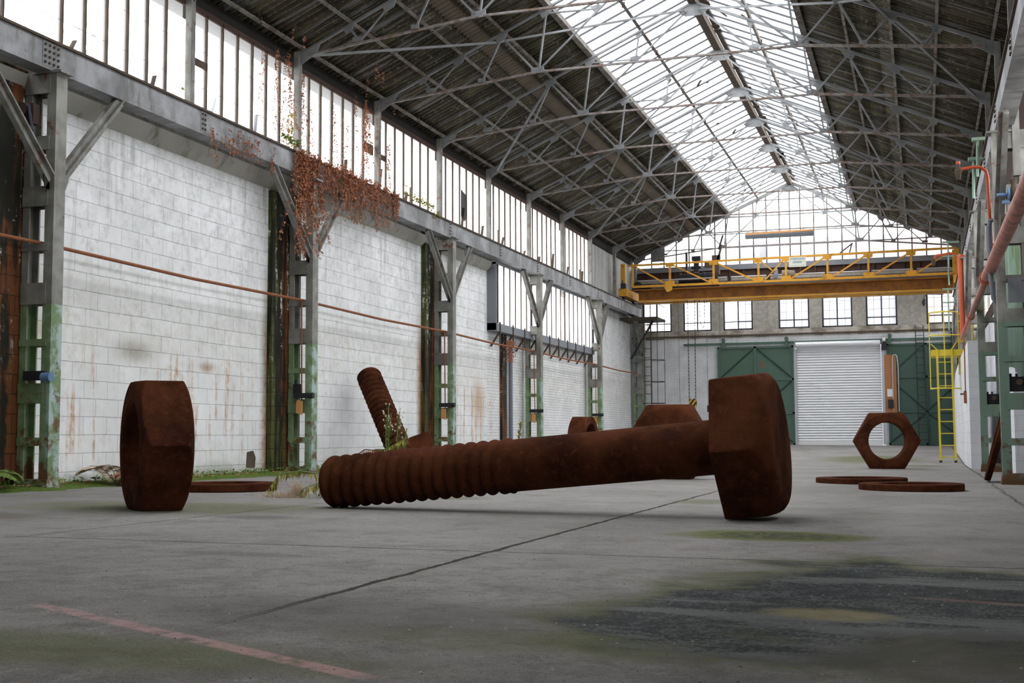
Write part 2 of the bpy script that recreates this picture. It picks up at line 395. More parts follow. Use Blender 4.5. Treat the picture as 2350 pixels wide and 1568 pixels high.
def glass(name, white, tr):
    m = bpy.data.materials.new(name); m.use_nodes = True; nt = m.node_tree; nt.nodes.clear()
    o = nt.nodes.new('ShaderNodeOutputMaterial'); a = nt.nodes.new('ShaderNodeBsdfTransparent'); b = nt.nodes.new('ShaderNodeBsdfTranslucent'); s = nt.nodes.new('ShaderNodeMixShader')
    g = nt.nodes.new('ShaderNodeBsdfGlossy'); s2 = nt.nodes.new('ShaderNodeMixShader'); g.inputs['Roughness'].default_value = .15
    a.inputs[0].default_value = (*tr, 1); b.inputs[0].default_value = (.9, .9, .9, 1)
    s.inputs[0].default_value = white; nt.links.new(a.outputs[0], s.inputs[1]); nt.links.new(b.outputs[0], s.inputs[2])
    s2.inputs[0].default_value = .04; nt.links.new(s.outputs[0], s2.inputs[1]); nt.links.new(g.outputs[0], s2.inputs[2]); nt.links.new(s2.outputs[0], o.inputs[0])
    return m
M_glass = glass('dusty_wired_glass', .13, (.93, .94, .95))
M_glassd = glass('frosted_grey_glass', .45, (.88, .88, .9))
M_orange = mat('worn_crane_yellow_paint', lambda: ((lambda x, y, z, v: (mix(step(noise(v, 5, 6, .7), .52, .68, 0, .6), mix(noise(v, 2, 3), (.56, .26, .02), (.66, .33, .035)), (.20, .07, .012)),))(*P3())), rough=.5)
M_orange2 = mat('grimy_crane_beam_paint', lambda: ((lambda x, y, z, v: (mix(step(noise(v, 3, 6, .7), .4, .68, 0, .7), (.27, .10, .010), (.10, .032, .008)),))(*P3())), rough=.55)
M_yellow = mat('yellow_ladder_paint', lambda: ((lambda x, y, z, v: (mix(step(noise(v, 12, 5, .7), .62, .7, 0, .6), (.70, .56, .05), (.30, .18, .04)),))(*P3())), rough=.5)
M_green = mat('green_door_paint', lambda: ((lambda x, y, z, v: (mix(noise(v, 1.5, 5), (.062, .112, .085), (.088, .150, .115)), (noise(v, 20, 4), .15, .005)))(*P3())), rough=.6)
M_greend = mat('dark_green_door_paint', lambda: ((lambda x, y, z, v: (mix(noise(v, 1.5, 5), (.040, .078, .060), (.062, .108, .085)),))(*P3())), rough=.6)
M_shut = mat('galvanised_shutter', lambda: ((lambda x, y, z, v: (mix(noise(vec(x, y, z*6), 1.5, 4), (.60, .61, .63), (.76, .77, .79)),))(*P3())), rough=.38, metal=.25, spec=.5)
M_galv = mat('galvanised_steel', base=(.42, .44, .47), rough=.5, metal=.3)
M_clad = mat('green_corrugated_cladding', lambda: ((lambda x, y, z, v: (mix(step(noise(vec(x, y*9, z*1.2), 1, 5), .4, .65), mix(noise(v, 3, 4), (.12, .20, .13), (.20, .30, .24)), mix(step(z, 2.6, 3.4), (.14, .20, .17), (.06, .12, .02))),))(*P3())), rough=.7)
M_ply = mat('plywood_board', lambda: ((lambda x, y, z, v: (mix(noise(vec(x*20, y, z*2), 1, 4), (.30, .12, .045), (.42, .19, .08)),))(*P3())), rough=.7)
M_red = mat('faded_red_pipe_paint', lambda: ((lambda x, y, z, v: (mix(step(noise(v, 6, 6, .7), .42, .62), (.50, .19, .14), (.27, .11, .085)),))(*P3())), rough=.55)
M_redb = mat('bright_red_pipe_paint', base=(.56, .10, .04), rough=.5)
M_mint = mat('pale_green_bracket_paint', lambda: ((lambda x, y, z, v: (mix(noise(v, 8, 4), (.24, .36, .26), (.36, .48, .38)),))(*P3())), rough=.6)
M_blue = mat('blue_valve_paint', base=(.12, .22, .36), rough=.4)
M_lampo = mat('orange_batten_wood', base=(.62, .30, .11), rough=.7)
M_white = mat('white_card', base=(.7, .7, .7), rough=.7)
M_grey = mat('painted_grey_fascia', lambda: ((lambda x, y, z, v: (mix(noise(vec(x*3, y, z), 1, 5), (.16, .17, .19), (.26, .27, .29)),))(*P3())), rough=.6)
M_brown = mat('dark_brown_timber', lambda: ((lambda x, y, z, v: (mix(noise(v, 4, 5), (.035, .022, .018), (.09, .05, .038)),))(*P3())), rough=.85)
M_signm = mat('cream_sign_board', base=(.62, .62, .52), rough=.6)
M_signt = mat('blue_sign_lettering', base=(.13, .26, .36), rough=.6)
M_signr = mat('red_number_paint', base=(.42, .05, .025), rough=.6)
M_bluegrey = mat('grey_blue_outdoor_cladding', base=(.20, .21, .25), rough=.8)
M_brickout = mat('outdoor_brick', base=(.34, .13, .08), rough=.9)
def leafm(name, a, b, tr=.0):
    m = mat(name, lambda: ((lambda x, y, z, v: (mix(noise(v, 25, 2), a, b),))(*P3())), rough=.7)
    return m
M_dead = leafm('dry_rust_leaves', (.22, .065, .025), (.66, .33, .19))
M_leaf = leafm('green_leaves', (.09, .16, .03), (.24, .32, .08))
M_leafy = leafm('yellowing_leaves', (.24, .26, .05), (.42, .34, .08))
M_stem = mat('dry_brown_stem', base=(.14, .075, .04), rough=.9)
M_gstem = mat('green_stem', base=(.22, .30, .10), rough=.8)
M_pale = leafm('bleached_fern_leaves', (.50, .38, .26), (.68, .56, .42))
M_flower = mat('cream_seed_heads', base=(.7, .68, .52), rough=.8)
M_moss = mat('bright_moss', lambda: ((lambda x, y, z, v: (mix(noise(v, 14, 5), (.045, .075, .01), (.13, .20, .02)), (noise(v, 60, 4), .8, .02)))(*P3())), rough=1.)
M_stone = mat('pale_concrete_crumb', base=(.42, .40, .37), rough=.9)

def zf(x, y): return .359-.0092*x+max(0., .0255*(y-29))
# ================================================================= SETTING
def build_floor():
    mb = MB(); xs = [-10.2+i*(12.6/60) for i in range(61)]; ys = [YA+i*(29-YA)/66 for i in range(67)]+[29+i*1.25 for i in range(1, 12)]
    for y in ys:
        for x in xs: mb.v.append((x, y, zf(x, y)))
    n = len(xs)
    for j in range(len(ys)-1):
        for i in range(n-1): a = j*n+i; mb.f.append((a, a+1, a+n+1, a+n))
    b = len(mb.v)
    return mb.build('floor', M_floor)
tag(build_floor(), kind='structure')
# left wall, painted blocks then brick
mb = MB(); mb.box(-9.6, -9.3, YA, 26.5, -.1, 5.2)
mb.box(-9.6, -9.3, 26.5, YB, -.1, 3.5); mb.box(-9.6, -9.3, 35.5, YB, 3.5, 6.85)
mb.box(-9.6, -9.3, 26.5, 35.5, 4.93, 5.2)
tag(mb.build('wall_left', M_wall), kind='structure')
mb = MB()
for y0, y1 in ((YA, 35.97),): mb.prism([(-9.3, 4.98), (-9.17, 4.95), (-9.20, 4.84), (-9.3, 4.74)], 1, YA, 26.5)
tag(mb.build('trim_1', mat('stained_plaster_ledge', lambda: ((lambda x, y, z, v: (mix(step(noise(vec(x, y*3, z), 1, 5, .65), .52, .68, 0, .8), mix(noise(v, 2, 5), (.30, .295, .26), (.48, .47, .43)), (.12, .13, .075)),))(*P3())), rough=.9)), kind='structure')
for i, (y0, y1, x1, zt) in enumerate(((10.3, 11.1, -9.22, 5.0), (16.55, 17.45, -9.22, 4.72), (22.6, 23.45, -9.22, 5.05), (27.38, 27.72, -9.24, 3.45))):
    mb = MB(); mb.box(-9.32, x1, y0, y1, .3, zt); tag(mb.build('trim_%d' % (2+i), M_pier), kind='structure')
mb = MB(); mb.box(-9.32, -9.22, 10.9, 11.6, .3, .62); mb.box(-9.32, -9.24, 15.6, 22.6, .3, .52)
tag(mb.build('baseboard_left', M_wall), kind='structure')
mb = MB(); mb.prism([(15.98, .56), (16.22, .55), (16.24, .70), (16.17, .80), (16.0, .78)], 0, -9.32, -9.292); o = mb.build('trim_6', M_dark); tag(o, kind='structure')  # dark plate on the wall stands for the shade inside a hole
# right wall behind the columns
mb = MB(); mb.box(1.75, 2.0, 15.5, YB, 0, 4.0); tag(mb.build('wall_right', M_wblock), kind='structure')
mb = MB(); mb.box(1.75, 2.0, YA, 15.5, 0, 4.0); tag(mb.build('wall_right', M_steel), kind='structure')  # unseen near stretch of wall, dark grey to cut bounced light
mb = MB(); mb.box(1.62, 2.0, YA, YB, 5.6, 7.25); mb.box(1.72, 1.78, YA, YB, 4.0, 4.3); tag(mb.build('trim_7', M_brown), kind='structure')
mb = MB()
for k in range(12):
    y0 = 5.05+3*k; mb.box(1.70, 1.78, y0-.05, y0+.05, 4.3, 5.6)
tag(mb.build('trim_8', M_steel), kind='structure')
# unseen front wall added behind the camera, dark to cut fill light
mb = MB(); mb.box(-9.6, 2, YA-.3, YA, -.1, 6.9); mb.prism([(-9.6, 6.9), (2., 6.9), (CX, 9.4)], 1, YA-.3, YA); tag(mb.build('wall_front', M_brown), kind='structure')
# back wall
WINX = [(-8.95, -7.95), (-7.553, -6.603), (-6.212, -5.239), (-4.405, -3.415), (-3.015, -2.06), (-1.641, -.68), (.202, 1.15)]
mb = MB(); y0, y1 = YB, YB+.35
mb.box(-9.6, -9.3, y0, y1, -.1, 6.9)
mb.box(-9.6, -3.9, y0, y1, -.1, 4.5); mb.box(-1.12, 2.0, y0, y1, -.1, 4.5); mb.box(-3.9, -1.12, y0, y1, 3.9, 4.5)
xs = [-9.6]+[v for p in WINX for v in p]+[2.0]
for i in range(0, len(xs), 2): mb.box(xs[i], xs[i+1], y0, y1, 4.5, 5.95)
mb.box(-9.6, 2.0, y0, y1, 5.95, 6.28)
tag(mb.build('wall_back', M_back), kind='structure')
mb = MB(); mb.box(-9.3, 1.8, YB-.06, YB, 4.29, 4.34); tag(mb.build('trim_9', M_dark), kind='structure')
mb = MB(); mb.box(-9.4, 1.8, YB-.02, YB+.3, 6.28, 6.64); 
for k in range(24): mb.box(-9.2+k*.46, -9.15+k*.46, YB-.08, YB, 6.28, 6.51)
tag(mb.build('trim_10', M_brown), kind='structure')
mb = MB(); mb.box(-9.4, 1.8, YB-.10, YB-.02, 6.51, 6.64); mb.box(-9.4, 1.8, YB-.04, YB, 6.62, 6.67); tag(mb.build('trim_11', M_grey), kind='structure')
def rz(d): return 9.36-.44*abs(d)    # underside of the sheets
def roofline(x): return rz(x-CX)
# windows of the back wall
wi = 1
for (xa, xb) in WINX:
    fr = MB()
    for x in (xa, xb-.05): fr.box(x, x+.05, YB+.05, YB+.12, 4.5, 5.95)
    fr.box(xa, xb, YB+.05, YB+.12, 4.5, 4.55); fr.box(xa, xb, YB+.05, YB+.12, 5.90, 5.95)
    o = fr.build('window_%d' % wi, M_dgrey); tag(o, kind='structure')
    xm = (xa+xb)/2
    MB().box(xm-.02, xm+.02, YB+.06, YB+.11, 4.55, 5.9).build('mullion', M_dgrey, o); MB().box(xa+.05, xb-.05, YB+.055, YB+.115, 4.765, 4.795).build('transom', M_dgrey, o)
    m3 = MB()
    for x in ((xa+xm)/2, (xm+xb)/2): m3.box(x-.005, x+.005, YB+.078, YB+.088, 4.55, 5.9)
    for z in (5.05, 5.35, 5.65): m3.box(xa+.05, xb-.05, YB+.078, YB+.088, z-.004, z+.004)
    m3.build('glazing_wire', M_galv, o)
    g = MB(); g.box(xa+.04, xb-.04, YB+.08, YB+.086, 4.54, 5.92); g.build('pane', M_glass, o)
    wi += 1
# glazed gable
MUL = [-8.6, -8.17, -7.75, -7.317, -6.886, -6.442, -6.079, -5.626, -5.167, -4.74, -4.315, -3.977, -3.641, -3.21, -2.781, -2.328, -1.891, -1.482, -1.039, -.604, -.172, .262, .705]
fr = MB(); ztop = lambda x: roofline(x)-.05
gx0, gx1 = -9.3, 1.44
fr.box(gx0, gx1, YB-.02, YB+.06, 6.64, 6.69)
for a, b in ((gx0, CX), (CX, gx1)): fr.bar((a, YB+.02, ztop(a)), (b, YB+.02, ztop(b)), .08, .10)
g_o = fr.build('window_%d' % wi, M_steel); tag(g_o, kind='structure'); wi += 1
for x in MUL:
    MB().box(x-.019, x+.019, YB-.03, YB+.04, 6.67, ztop(x)).build('mullion', M_purlin, g_o)
for z in (7.26, 7.72, 8.27, 8.78):
    dx = (9.31-z)/.44; a = max(gx0, CX-dx); b = min(gx1, CX+dx)
    if z > 7.3: b = min(b, CX+dx)
    MB().box(a, b, YB-.01, YB+.03, z-.016, z+.016).build('transom', M_truss, g_o)
edges = [gx0]+MUL+[gx1]
for i in range(len(edges)-1):
    a, b = edges[i], edges[i+1]
    g = MB(); lo = 6.67; ta, tb = ztop(a), ztop(b)
    pr = [(a, lo), (b, lo), (b, tb), (a, ta)]
    if a < CX < b: pr = [(a, lo), (b, lo), (b, tb), (CX, ztop(CX)), (a, ta)]
    g.prism(pr, 1, YB+.02, YB+.026); g.build('pane', M_glassd if i in (1,) else M_glass, g_o)
# a few blocked, broken or leaning pieces in the gable
mb = MB(); mb.box(-8.6, -8.17, YB-.04, YB-.02, 6.9, 7.35); o = mb.build('board', M_grey, g_o)
MB().box(-5.02, -4.78, YB+.35, YB+.5, 6.9, 7.30).build('chimney_pot', M_grey, g_o)
MB().bar((-2.4, YB+.01, 6.9), (-2.0, YB+.01, 7.2), .03, .07, (0, 1, 0)).bar((-2.1, YB+.01, 6.9), (-2.02, YB+.01, 7.2), .03, .07, (0, 1, 0)).build('broken_bar', M_brown, g_o)
# clerestory windows above the crane girder, one per bay, between the roof posts
WX = -9.17
for k in range(-5, 8):
    ya = 17.07+3*(k-1)+.07; yb = ya+3-.14
    if yb > 36.2 or ya < 7: continue
    fr = MB(); fr.box(WX-.04, WX+.04, ya, yb, 5.18, 5.24).box(WX-.05, WX+.03, ya, yb, 6.72, 6.80)
    o = fr.build('window_%d' % wi, M_brown); tag(o, kind='structure'); wi += 1
    n = 7; w_ = (yb-ya)/n
    for i in range(1, n): MB().box(WX-.03, WX+.03, ya+i*w_-.014, ya+i*w_+.014, 5.2, 6.75).build('mullion', M_dark, o)
    for i in range(n):
        z0 = 5.24
        y_0, y_1 = ya+i*w_+.014, ya+(i+1)*w_-.014
        if (k, i) in ((2, 3), (4, 1), (6, 4)):   # slipped or missing lower sheet
            z0 = 5.75
        MB().box(WX-.004, WX+.004, y_0, y_1, z0, 6.72).build('pane', M_glassd if (k >= 2) else M_glass, o)
    for z in (5.72, 6.22):
        MB().box(WX+.005, WX+.009, ya, yb, z-.003, z+.003).build('glazing_wire', M_galv, o)
    if k >= -1:
        m = MB()
        for q in range(2):
            i = (k*3+q*3+1) % 7; y_ = ya+i*w_+.03; m.bar((WX+.03, y_, 5.22), (WX+.03, y_+random.uniform(.06, .25), 5.22+random.uniform(.3, .65)), .012, .06, (1, 0, 0))
        m.build('broken_strip', M_dark if k != 0 else M_galv, o)
    if k in (0, 1, 2): MB().box(WX+.01, WX+.03, (ya+.02 if k != 1 else yb-.42), (ya+.42 if k != 1 else yb-.02), 5.98, 6.08 if k != 1 else 6.16).build('cross_board', M_dark, o)
    if k == 3:
        m = MB(); m.prism([(24.45, 5.66), (24.50, 5.58), (24.68, 5.58), (24.76, 5.68), (24.76, 6.15), (24.45, 6.22)], 0, WX+.012, WX+.02); m.build('black_patch', M_black, o)
mb = MB(); mb.box(-9.6, -9.24, YA, 8.0, 5.18, 6.8); mb.box(-9.6, -9.24, YA, YB, 6.8, 7.05); mb.box(-9.6, -9.35, YA, YB, 5.0, 5.18); tag(mb.build('trim_12', mat('shaded_gap_black', base=(.018, .015, .013), rough=.9)), kind='structure')  # near-black stands for the gap's shade; unseen near end blocked to cut light
# lower projecting window bay
lo = MB(); LX = -9.08
lo.box(-9.3, LX, 26.5, 26.56, 3.4, 4.95); lo.box(-9.3, LX+.02, 26.5, 35.3, 3.38, 3.56); lo.box(-9.3, LX+.02, 26.5, 35.3, 4.90, 4.98)
lo.box(-9.3, LX, 35.24, 35.3, 3.4, 4.95)
lw = lo.build('window_%d' % wi, M_grey); tag(lw, kind='structure'); wi += 1
y = 26.6
i = 0
while y < 35.2:
    MB().box(LX-.02, LX+.02, y-.016, y+.016, 3.56, 4.9).build('mullion', M_dark, lw)
    if i != 12:
        MB().box(LX-.004, LX+.004, y+.016, y+.42-.016, 3.56, 4.9).build('pane', M_glassd, lw)
    y += .43; i += 1
for yy in (26.7, 27.65, 28.55, 29.45, 30.67, 31.5, 32.37, 33.2, 34.1, 35.0):
    m = MB(); m.bar((-9.28, yy, 3.05), (-9.06, yy, 3.38), .03, .04); m.box(-9.07, -9.04, yy-.02, yy+.02, 3.1, 3.6); m.build('bracket', M_dark, lw)
# ---------------------------------------------------------------- roof sheets (corrugated, real profile)
def sheet(name, d0, d1, ya, yb, side, m, lift=0., pitch=.146, amp=.032, parent=None):
    mb = MB(); n = int((yb-ya)/pitch*6); dd = [d0, d1]
    for d in dd:
        for i in range(n+1):
            y = ya+(yb-ya)*i/n; mb.v.append((CX+side*d, y, rz(d)+.03+lift+amp*math.sin(2*PI*y/pitch)))
    for i in range(n): mb.f.append((i, i+1, n+1+i+1, n+1+i))
    for v in list(mb.v): pass
    o = mb.build(name, m, parent, smooth=60)
    s = o.modifiers.new('thickness', 'SOLIDIFY'); s.thickness = .008; s.offset = 1
    return o
for side, nm in ((-1, 'ceiling'), (1, 'ceiling')):
    tag(sheet('ceiling', 2.02, 3.12, YA, YB+.15, side, M_roof), kind='structure')
    if side < 0: tag(sheet('ceiling', 3.05, 3.42, YA, YB+.15, side, M_roofnew, .0), kind='structure')
    else: tag(sheet('ceiling', 3.05, 3.42, YA, YB+.15, side, M_roof, .0), kind='structure')
    tag(sheet('ceiling', .0, 2.1, YA, YS, side, M_roof), kind='structure')
    tag(sheet('ceiling', 3.38, 5.62, YA, YB+.15, side, M_roof), kind='structure')
# skylight: glazing bars and glass, both slopes
for side in (-1, 1):
    fr = MB()
    for d, h in ((2.04, .10),):
        fr.bar((CX+side*d, YA, rz(d)-.02), (CX+side*d, YB+.1, rz(d)-.02), .11, h)
    sk = fr.build('window_%d' % wi, M_purlin); tag(sk, kind='structure'); wi += 1
    y = YS+.3; i = 0
    while y < YB:
        b = MB(); b.bar((CX+side*.10, y, rz(.10)+.07), (CX+side*2.06, y, rz(2.06)+.07), .020, .035); b.build('glazing_bar', M_dgrey, sk); y += .5; i += 1
    g = MB(); yy = YS+.3
    while yy < YB:
        g.prism([(CX+side*.10, rz(.10)+.085), (CX+side*2.06, rz(2.06)+.085), (CX+side*2.06, rz(2.06)+.089), (CX+side*.10, rz(.10)+.089)], 1, yy+.01, min(yy+.49, YB+.1)); yy += .5
    g.build('pane', M_glass, sk)
    m = MB(); rnd = random.Random(3+side)
    for j in range(10):
        y = rnd.uniform(19, 40); d = rnd.uniform(.3, 1.3); L = rnd.uniform(.1, .3)
        m.bar((CX+side*d, y, rz(d)+.09), (CX+side*(d+L*.5), y+L, rz(d+L*.5)+.09), .06, .01)
    m.build('loose_scrap', M_dark, sk)
# ridge board, ragged
mb = MB(); mb.box(CX-.07, CX+.07, YA, YB+.1, 9.18, 9.34); mb.bar((CX-.12, YA, 9.40), (CX-.12, YB, 9.40), .14, .02); mb.bar((CX+.12, YA, 9.40), (CX+.12, YB, 9.40), .14, .02)
rnd = random.Random(5)
for j in range(60):
    y = rnd.uniform(14, 41); s_ = rnd.choice((-1, 1)); mb.box(CX+s_*.1-.05, CX+s_*.1+s_*rnd.uniform(.03, .1)+.05, y, y+rnd.uniform(.05, .3), 9.345, 9.36)
tag(mb.build('trim_13', M_dark), kind='structure')
# ================================================================= STEEL FRAME
ORD = ['nearest', 'second', 'third', 'fourth', 'fifth', 'sixth', 'seventh', 'eighth', 'ninth', 'farthest']
# purlins under the sheets
PURL = [(5.12, 'rusty purlin along the eave of the %s roof slope', .05), (4.32, 'brown purlin next up from the eave on the %s roof slope', .05), (3.62, 'middle purlin of the %s dark roof slope', .05), (2.85, 'purlin nearest below the skylight on the %s roof slope', .05), (1.06, 'rusty purlin running halfway up the %s skylight slope', .06)]
for side, sn in ((-1, 'left'), (1, 'right')):
    for d, lb, wd in PURL:
        r = empty('purlin', (CX+side*d, 18, rz(d)-.06), lb % sn, 'roof beam', 'purlins along the roof slopes')
        z = rz(d)-.03
        m = MB(); u = (side*.4, 0, 1)
        m.bar((CX+side*d, YA, z), (CX+side*d, YB+.05, z), wd, .09, u, L=.02); m.build('web', M_purlin, r)
        y = 12.8; first = None
        while y < 41:
            if first is None:
                first = MB().box(CX+side*d-.03, CX+side*d+.03, y-.012, y+.012, z-.055, z+.05).build('splice', M_dark, r); y_f = y
            else:
                q_ = first.copy(); link(q_); q_.parent = r; q_.matrix_parent_inverse = first.matrix_parent_inverse.copy(); q_.location = (0, y-y_f, 0)
            y += 3
# trusses
def node(s, d, z): return (CX+s*d, z)
def make_truss(Y):
    r = empty('roof_truss', (CX, Y, 6.95), 'x', 'roof truss', 'steel roof trusses')
    def B(name, p, q, a, b, m=M_truss, L=.014):
        MB().bar((p[0], Y, p[1]), (q[0], Y, q[1]), a, b, (0, 0, 1) if abs(p[0]-q[0]) > .02 else (1, 0, 0), L=L).build(name, m, r)
    def G(pts, y=Y):
        MB().prism(pts, 1, Y-.008, Y+.008).build('gusset_plate', M_truss, r)
    for s in (-1, 1):
        c = lambda d, z: node(s, d, z)
        RF = lambda d: c(d, 9.21-.44*d)
        B('rafter', c(5.2, 6.93), c(0, 9.22), .046, .05)
        B('bottom_chord', c(5.0, 6.93), c(2.18, 7.235), .042, .045, M_tie)
        B('strut', c(4.28, 7.27), c(4.13, 7.07), .04, .03); B('strut', c(4.10, 7.07), c(3.68, 7.50), .035, .03)
        B('strut', c(3.2, 7.15), c(3.55, 7.52), .035, .03) if s > 0 else None
        B('strut', c(3.2, 7.15), c(2.85, 7.86), .035, .035); B('strut', c(2.24, 7.27), c(2.78, 7.86), .035, .035)
        B('post', c(2.16, 7.25), c(2.03, 8.2), .036, .036); B('diagonal', c(2.15, 7.27), c(.12, 9.06), .034, .034)
        B('strut', c(2.0, 8.24), c(1.15, 8.22), .03, .03); B('strut', c(1.12, 8.22), c(1.06, 8.66), .035, .03)
        def g(cx, cz, w_, h): 
            x = CX+s*cx; G([(x-w_/2, cz-h/2), (x+w_/2, cz-h/2), (x+w_/2, cz+h/2), (x-w_/2, cz+h/2)] if s > 0 else [(x-w_/2, cz-h/2), (x+w_/2, cz-h/2), (x+w_/2, cz+h/2), (x-w_/2, cz+h/2)])
        g(2.18, 7.26, .23, .10); g(4.15, 7.09, .17, .07); g(3.2, 7.18, .13, .07)
        def gr(d, w_, h):   # hangs under the rafter
            a, b = d-w_/2, d+w_/2
            G([(CX+s*a, 9.19-.44*a), (CX+s*b, 9.19-.44*b), (CX+s*(b-w_*.22), 9.19-.44*b-h*.75), (CX+s*(a+w_*.2), 9.19-.44*a-h)][::s])
        gr(4.30, .18, .09); gr(3.62, .24, .12); gr(2.83, .24, .12); gr(2.02, .24, .13); gr(1.06, .12, .11)
        x = CX+s*1.14; G([(x-.13*1, 8.22-s*.09), (x-.02, 8.14), (x+.13, 8.22+s*.09*0+.02), (x+.05, 8.30), (x-.08, 8.27)])
        # eave haunch
        G([(CX+s*5.2, 6.98), (CX+s*4.78, 7.10), (CX+s*4.84, 6.95), (CX+s*5.08, 6.80), (CX+s*5.2, 6.72)][::s])
        m = MB(); m.box(CX+s*5.17-.045, CX+s*5.17+.045, Y-.05, Y+.05, 4.98 if s < 0 else 4.3, 6.98); m.build('wall_post', M_steel, r)
    G([(CX-.28, 9.04), (CX-.15, 8.95), (CX+.15, 8.95), (CX+.28, 9.04), (CX+.02, 9.20), (CX-.02, 9.20)])
    for bx, bz in ((-.23, 9.04), (-.18, 9.06), (-.20, 9.0), (-.15, 9.02)): MB().tube([(CX+bx, Y-.02, bz), (CX+bx, Y+.02, bz)], .014, 6).build('bolt', M_dark, r)
    B('collar_tie', (CX-2.1, 7.235), (CX+2.1, 7.235), .042, .042, M_tie)
    return r
T0 = make_truss(14.07)
T0['label'] = 'nearest roof truss, only its left foot showing at the top edge'
for k in range(1, 10):
    Y = 14.07+3*k
    lb = {1: 'second roof truss, its left foot behind the dried vine', 9: 'farthest roof truss, standing against the glazed gable'}.get(k, '%s roof truss counting from the camera' % ORD[k])
    clone(T0, (0, 3*k, 0), lb)
# wind braces in the roof plane
def brace(pts, lb):
    m = MB()
    for a, b in zip(pts[:-1], pts[1:]): m.bar(a, b, .045, .035)
    tag(m.build('wind_brace', M_truss), lb, 'roof brace', 'diagonal wind braces under the roof')
def rp(s, d, y): return (CX+s*d, y, 9.12-.44*d)
brace([rp(-1, 5.0, 17.1), rp(-1, 2.95, 20.07), rp(-1, .15, 23.0)], 'diagonal brace from the vine-covered post up to the skylight ridge')
brace([rp(1, .15, 23.0), rp(1, 2.85, 20.07), rp(1, 4.95, 17.15)], 'diagonal brace crossing the near right slope from the ridge')
brace([rp(1, 2.3, 17.3), rp(1, 4.95, 23.0)], 'dull brown diagonal brace on the right roof slope')
brace([rp(-1, 5.0, 35.1), rp(-1, 2.95, 32.07), rp(-1, .15, 29.1)], 'diagonal brace on the far left slope, rising towards the camera')
brace([rp(1, .15, 29.1), rp(1, 2.85, 32.07), rp(1, 4.95, 35.1)], 'diagonal brace on the far right slope, below the ridge')
brace([rp(-1, 5.0, 26.1), rp(-1, 2.9, 23.1)], 'thin olive brace hanging down the left slope to the fourth wall post')
# crane girders
def make_girder(side):
    x0, x1 = (-9.07, -8.87) if side < 0 else (1.01, 1.21)
    xf = x1 if side < 0 else x0; s = -side
    r = empty('crane_girder', ((x0+x1)/2, 17, 4.965), 'grey riveted crane girder on the %s columns, %s' % (('left', 'vine hanging over it') if side < 0 else ('right', 'red pipe beneath it')), 'crane girder')
    y0, y1 = YA, 40.9
    MB().box(x0, x1, y0, y1, 4.985, 5.27).build('web', M_girder, r)
    MB().box(x0-.01, x1+.01, y0, y1, 4.96, 4.985).build('bottom_flange', M_girder, r)
    MB().box(x0-.03, x1+.03, y0, y1, 5.27, 5.30).build('top_flange', M_dark, r)
    MB().box(xf-.10*s-.02, xf-.10*s+.03, y0, y1, 5.30, 5.345).build('rail', M_dark, r)
    for yc, ny, w_ in ((11.03, 4, .28), (14.05, 2, .12), (17.05, 2, .14), (20., 2, .12), (23.08, 1, .14), (26.2, 1, .12), (29.05, 1, .14), (32., 1, .1), (35.05, 1, .12), (38, 1, .1)):
        pl = MB().box(xf-.006, xf+.006, yc-w_/2, yc+w_/2, 4.99, 5.265).build('splice_plate', M_girder, r)
        for i in range(ny):
            for j in range(4):
                m = MB()
                y_ = yc-w_/2+w_*(i+.5)/ny; z_ = 5.03+.065*j
                if ny == 1: m.box(xf+s*.004, xf+s*.018, yc-.05, yc+.03, z_, z_+.018) if side < 0 else m.box(xf-.018, xf-.004, yc-.05, yc+.03, z_, z_+.018)
                else: m.tube([(xf, y_, z_), (xf+s*.022, y_, z_)], .015, 8)
                m.build('rivet', M_dark, pl)
    return r
make_girder(-1); make_girder(1)
# lattice columns
def make_column():
    # left hand column at Y = 11.05
    Y0, Y1 = 11.05, 11.23
    r = empty('lattice_column', (-9.0, 11.14, .4), 'x', 'steel column', 'battened steel columns along the left wall')
    MB().prism([(-9.205, Y0), (-9.12, Y0), (-9.12, Y0+.02), (-9.185, Y0+.02), (-9.185, Y1-.02), (-9.12, Y1-.02), (-9.12, Y1), (-9.205, Y1)], 2, .5, 4.96).build('rear_chord', M_col, r)
    MB().prism([(-8.805, Y0), (-8.805, Y1), (-8.92, Y1), (-8.92, Y1-.02), (-8.83, Y1-.02), (-8.83, Y0+.02), (-8.92, Y0+.02), (-8.92, Y0)], 2, .5, 4.96).build('front_chord', M_col, r)
    for z0, z1 in ((.905, .995), (1.36, 1.57), (1.97, 2.045), (2.42, 2.65), (3.0, 3.08), (3.485, 3.70), (4.10, 4.25), (4.72, 4.93)):
        for ya, yb in ((Y0-.012, Y0), (Y1, Y1+.012)): MB().box(-9.205, -8.86 if z1-z0 < .1 else -8.88, ya, yb, z0, z1).build('batten', M_col, r)
    m = MB(); m.prism([(-9.26, .28), (-8.77, .28), (-8.80, .55), (-9.215, .55)], 1, Y0-.02, Y1+.02); m.build('base_plinth', M_col, r)
    m = MB(); m.prism([(-9.22, 4.78), (-8.81, 4.96), (-8.81, 4.99), (-9.22, 4.99)], 1, Y0+.03, Y0+.04); m.box(-9.1, -8.74, Y0-.02, Y1+.02, 4.94, 4.965); m.build('cap_plate', M_steel, r)
    for s in (-1, 1):
        ym = 11.14+s*.10
        kb = MB().bar((-8.89, ym-s*.03, 3.78), (-8.92, 11.14+s*1.16, 4.95), .07, .13, (0, s, .3)).bar((-8.85, ym-s*.03, 3.80), (-8.88, 11.14+s*1.16, 4.95), .09, .02, (0, s, .3)).build('knee_brace', M_steel, r)
        MB().prism([(ym-.06, 3.66), (ym+.05, 3.66), (ym+.09*s+.03, 3.80), (ym+s*.12, 3.92), (ym-.05*s, 3.86)], 0, -8.875, -8.865).build('end_plate', M_steel, kb)
    return r
C0 = make_column()
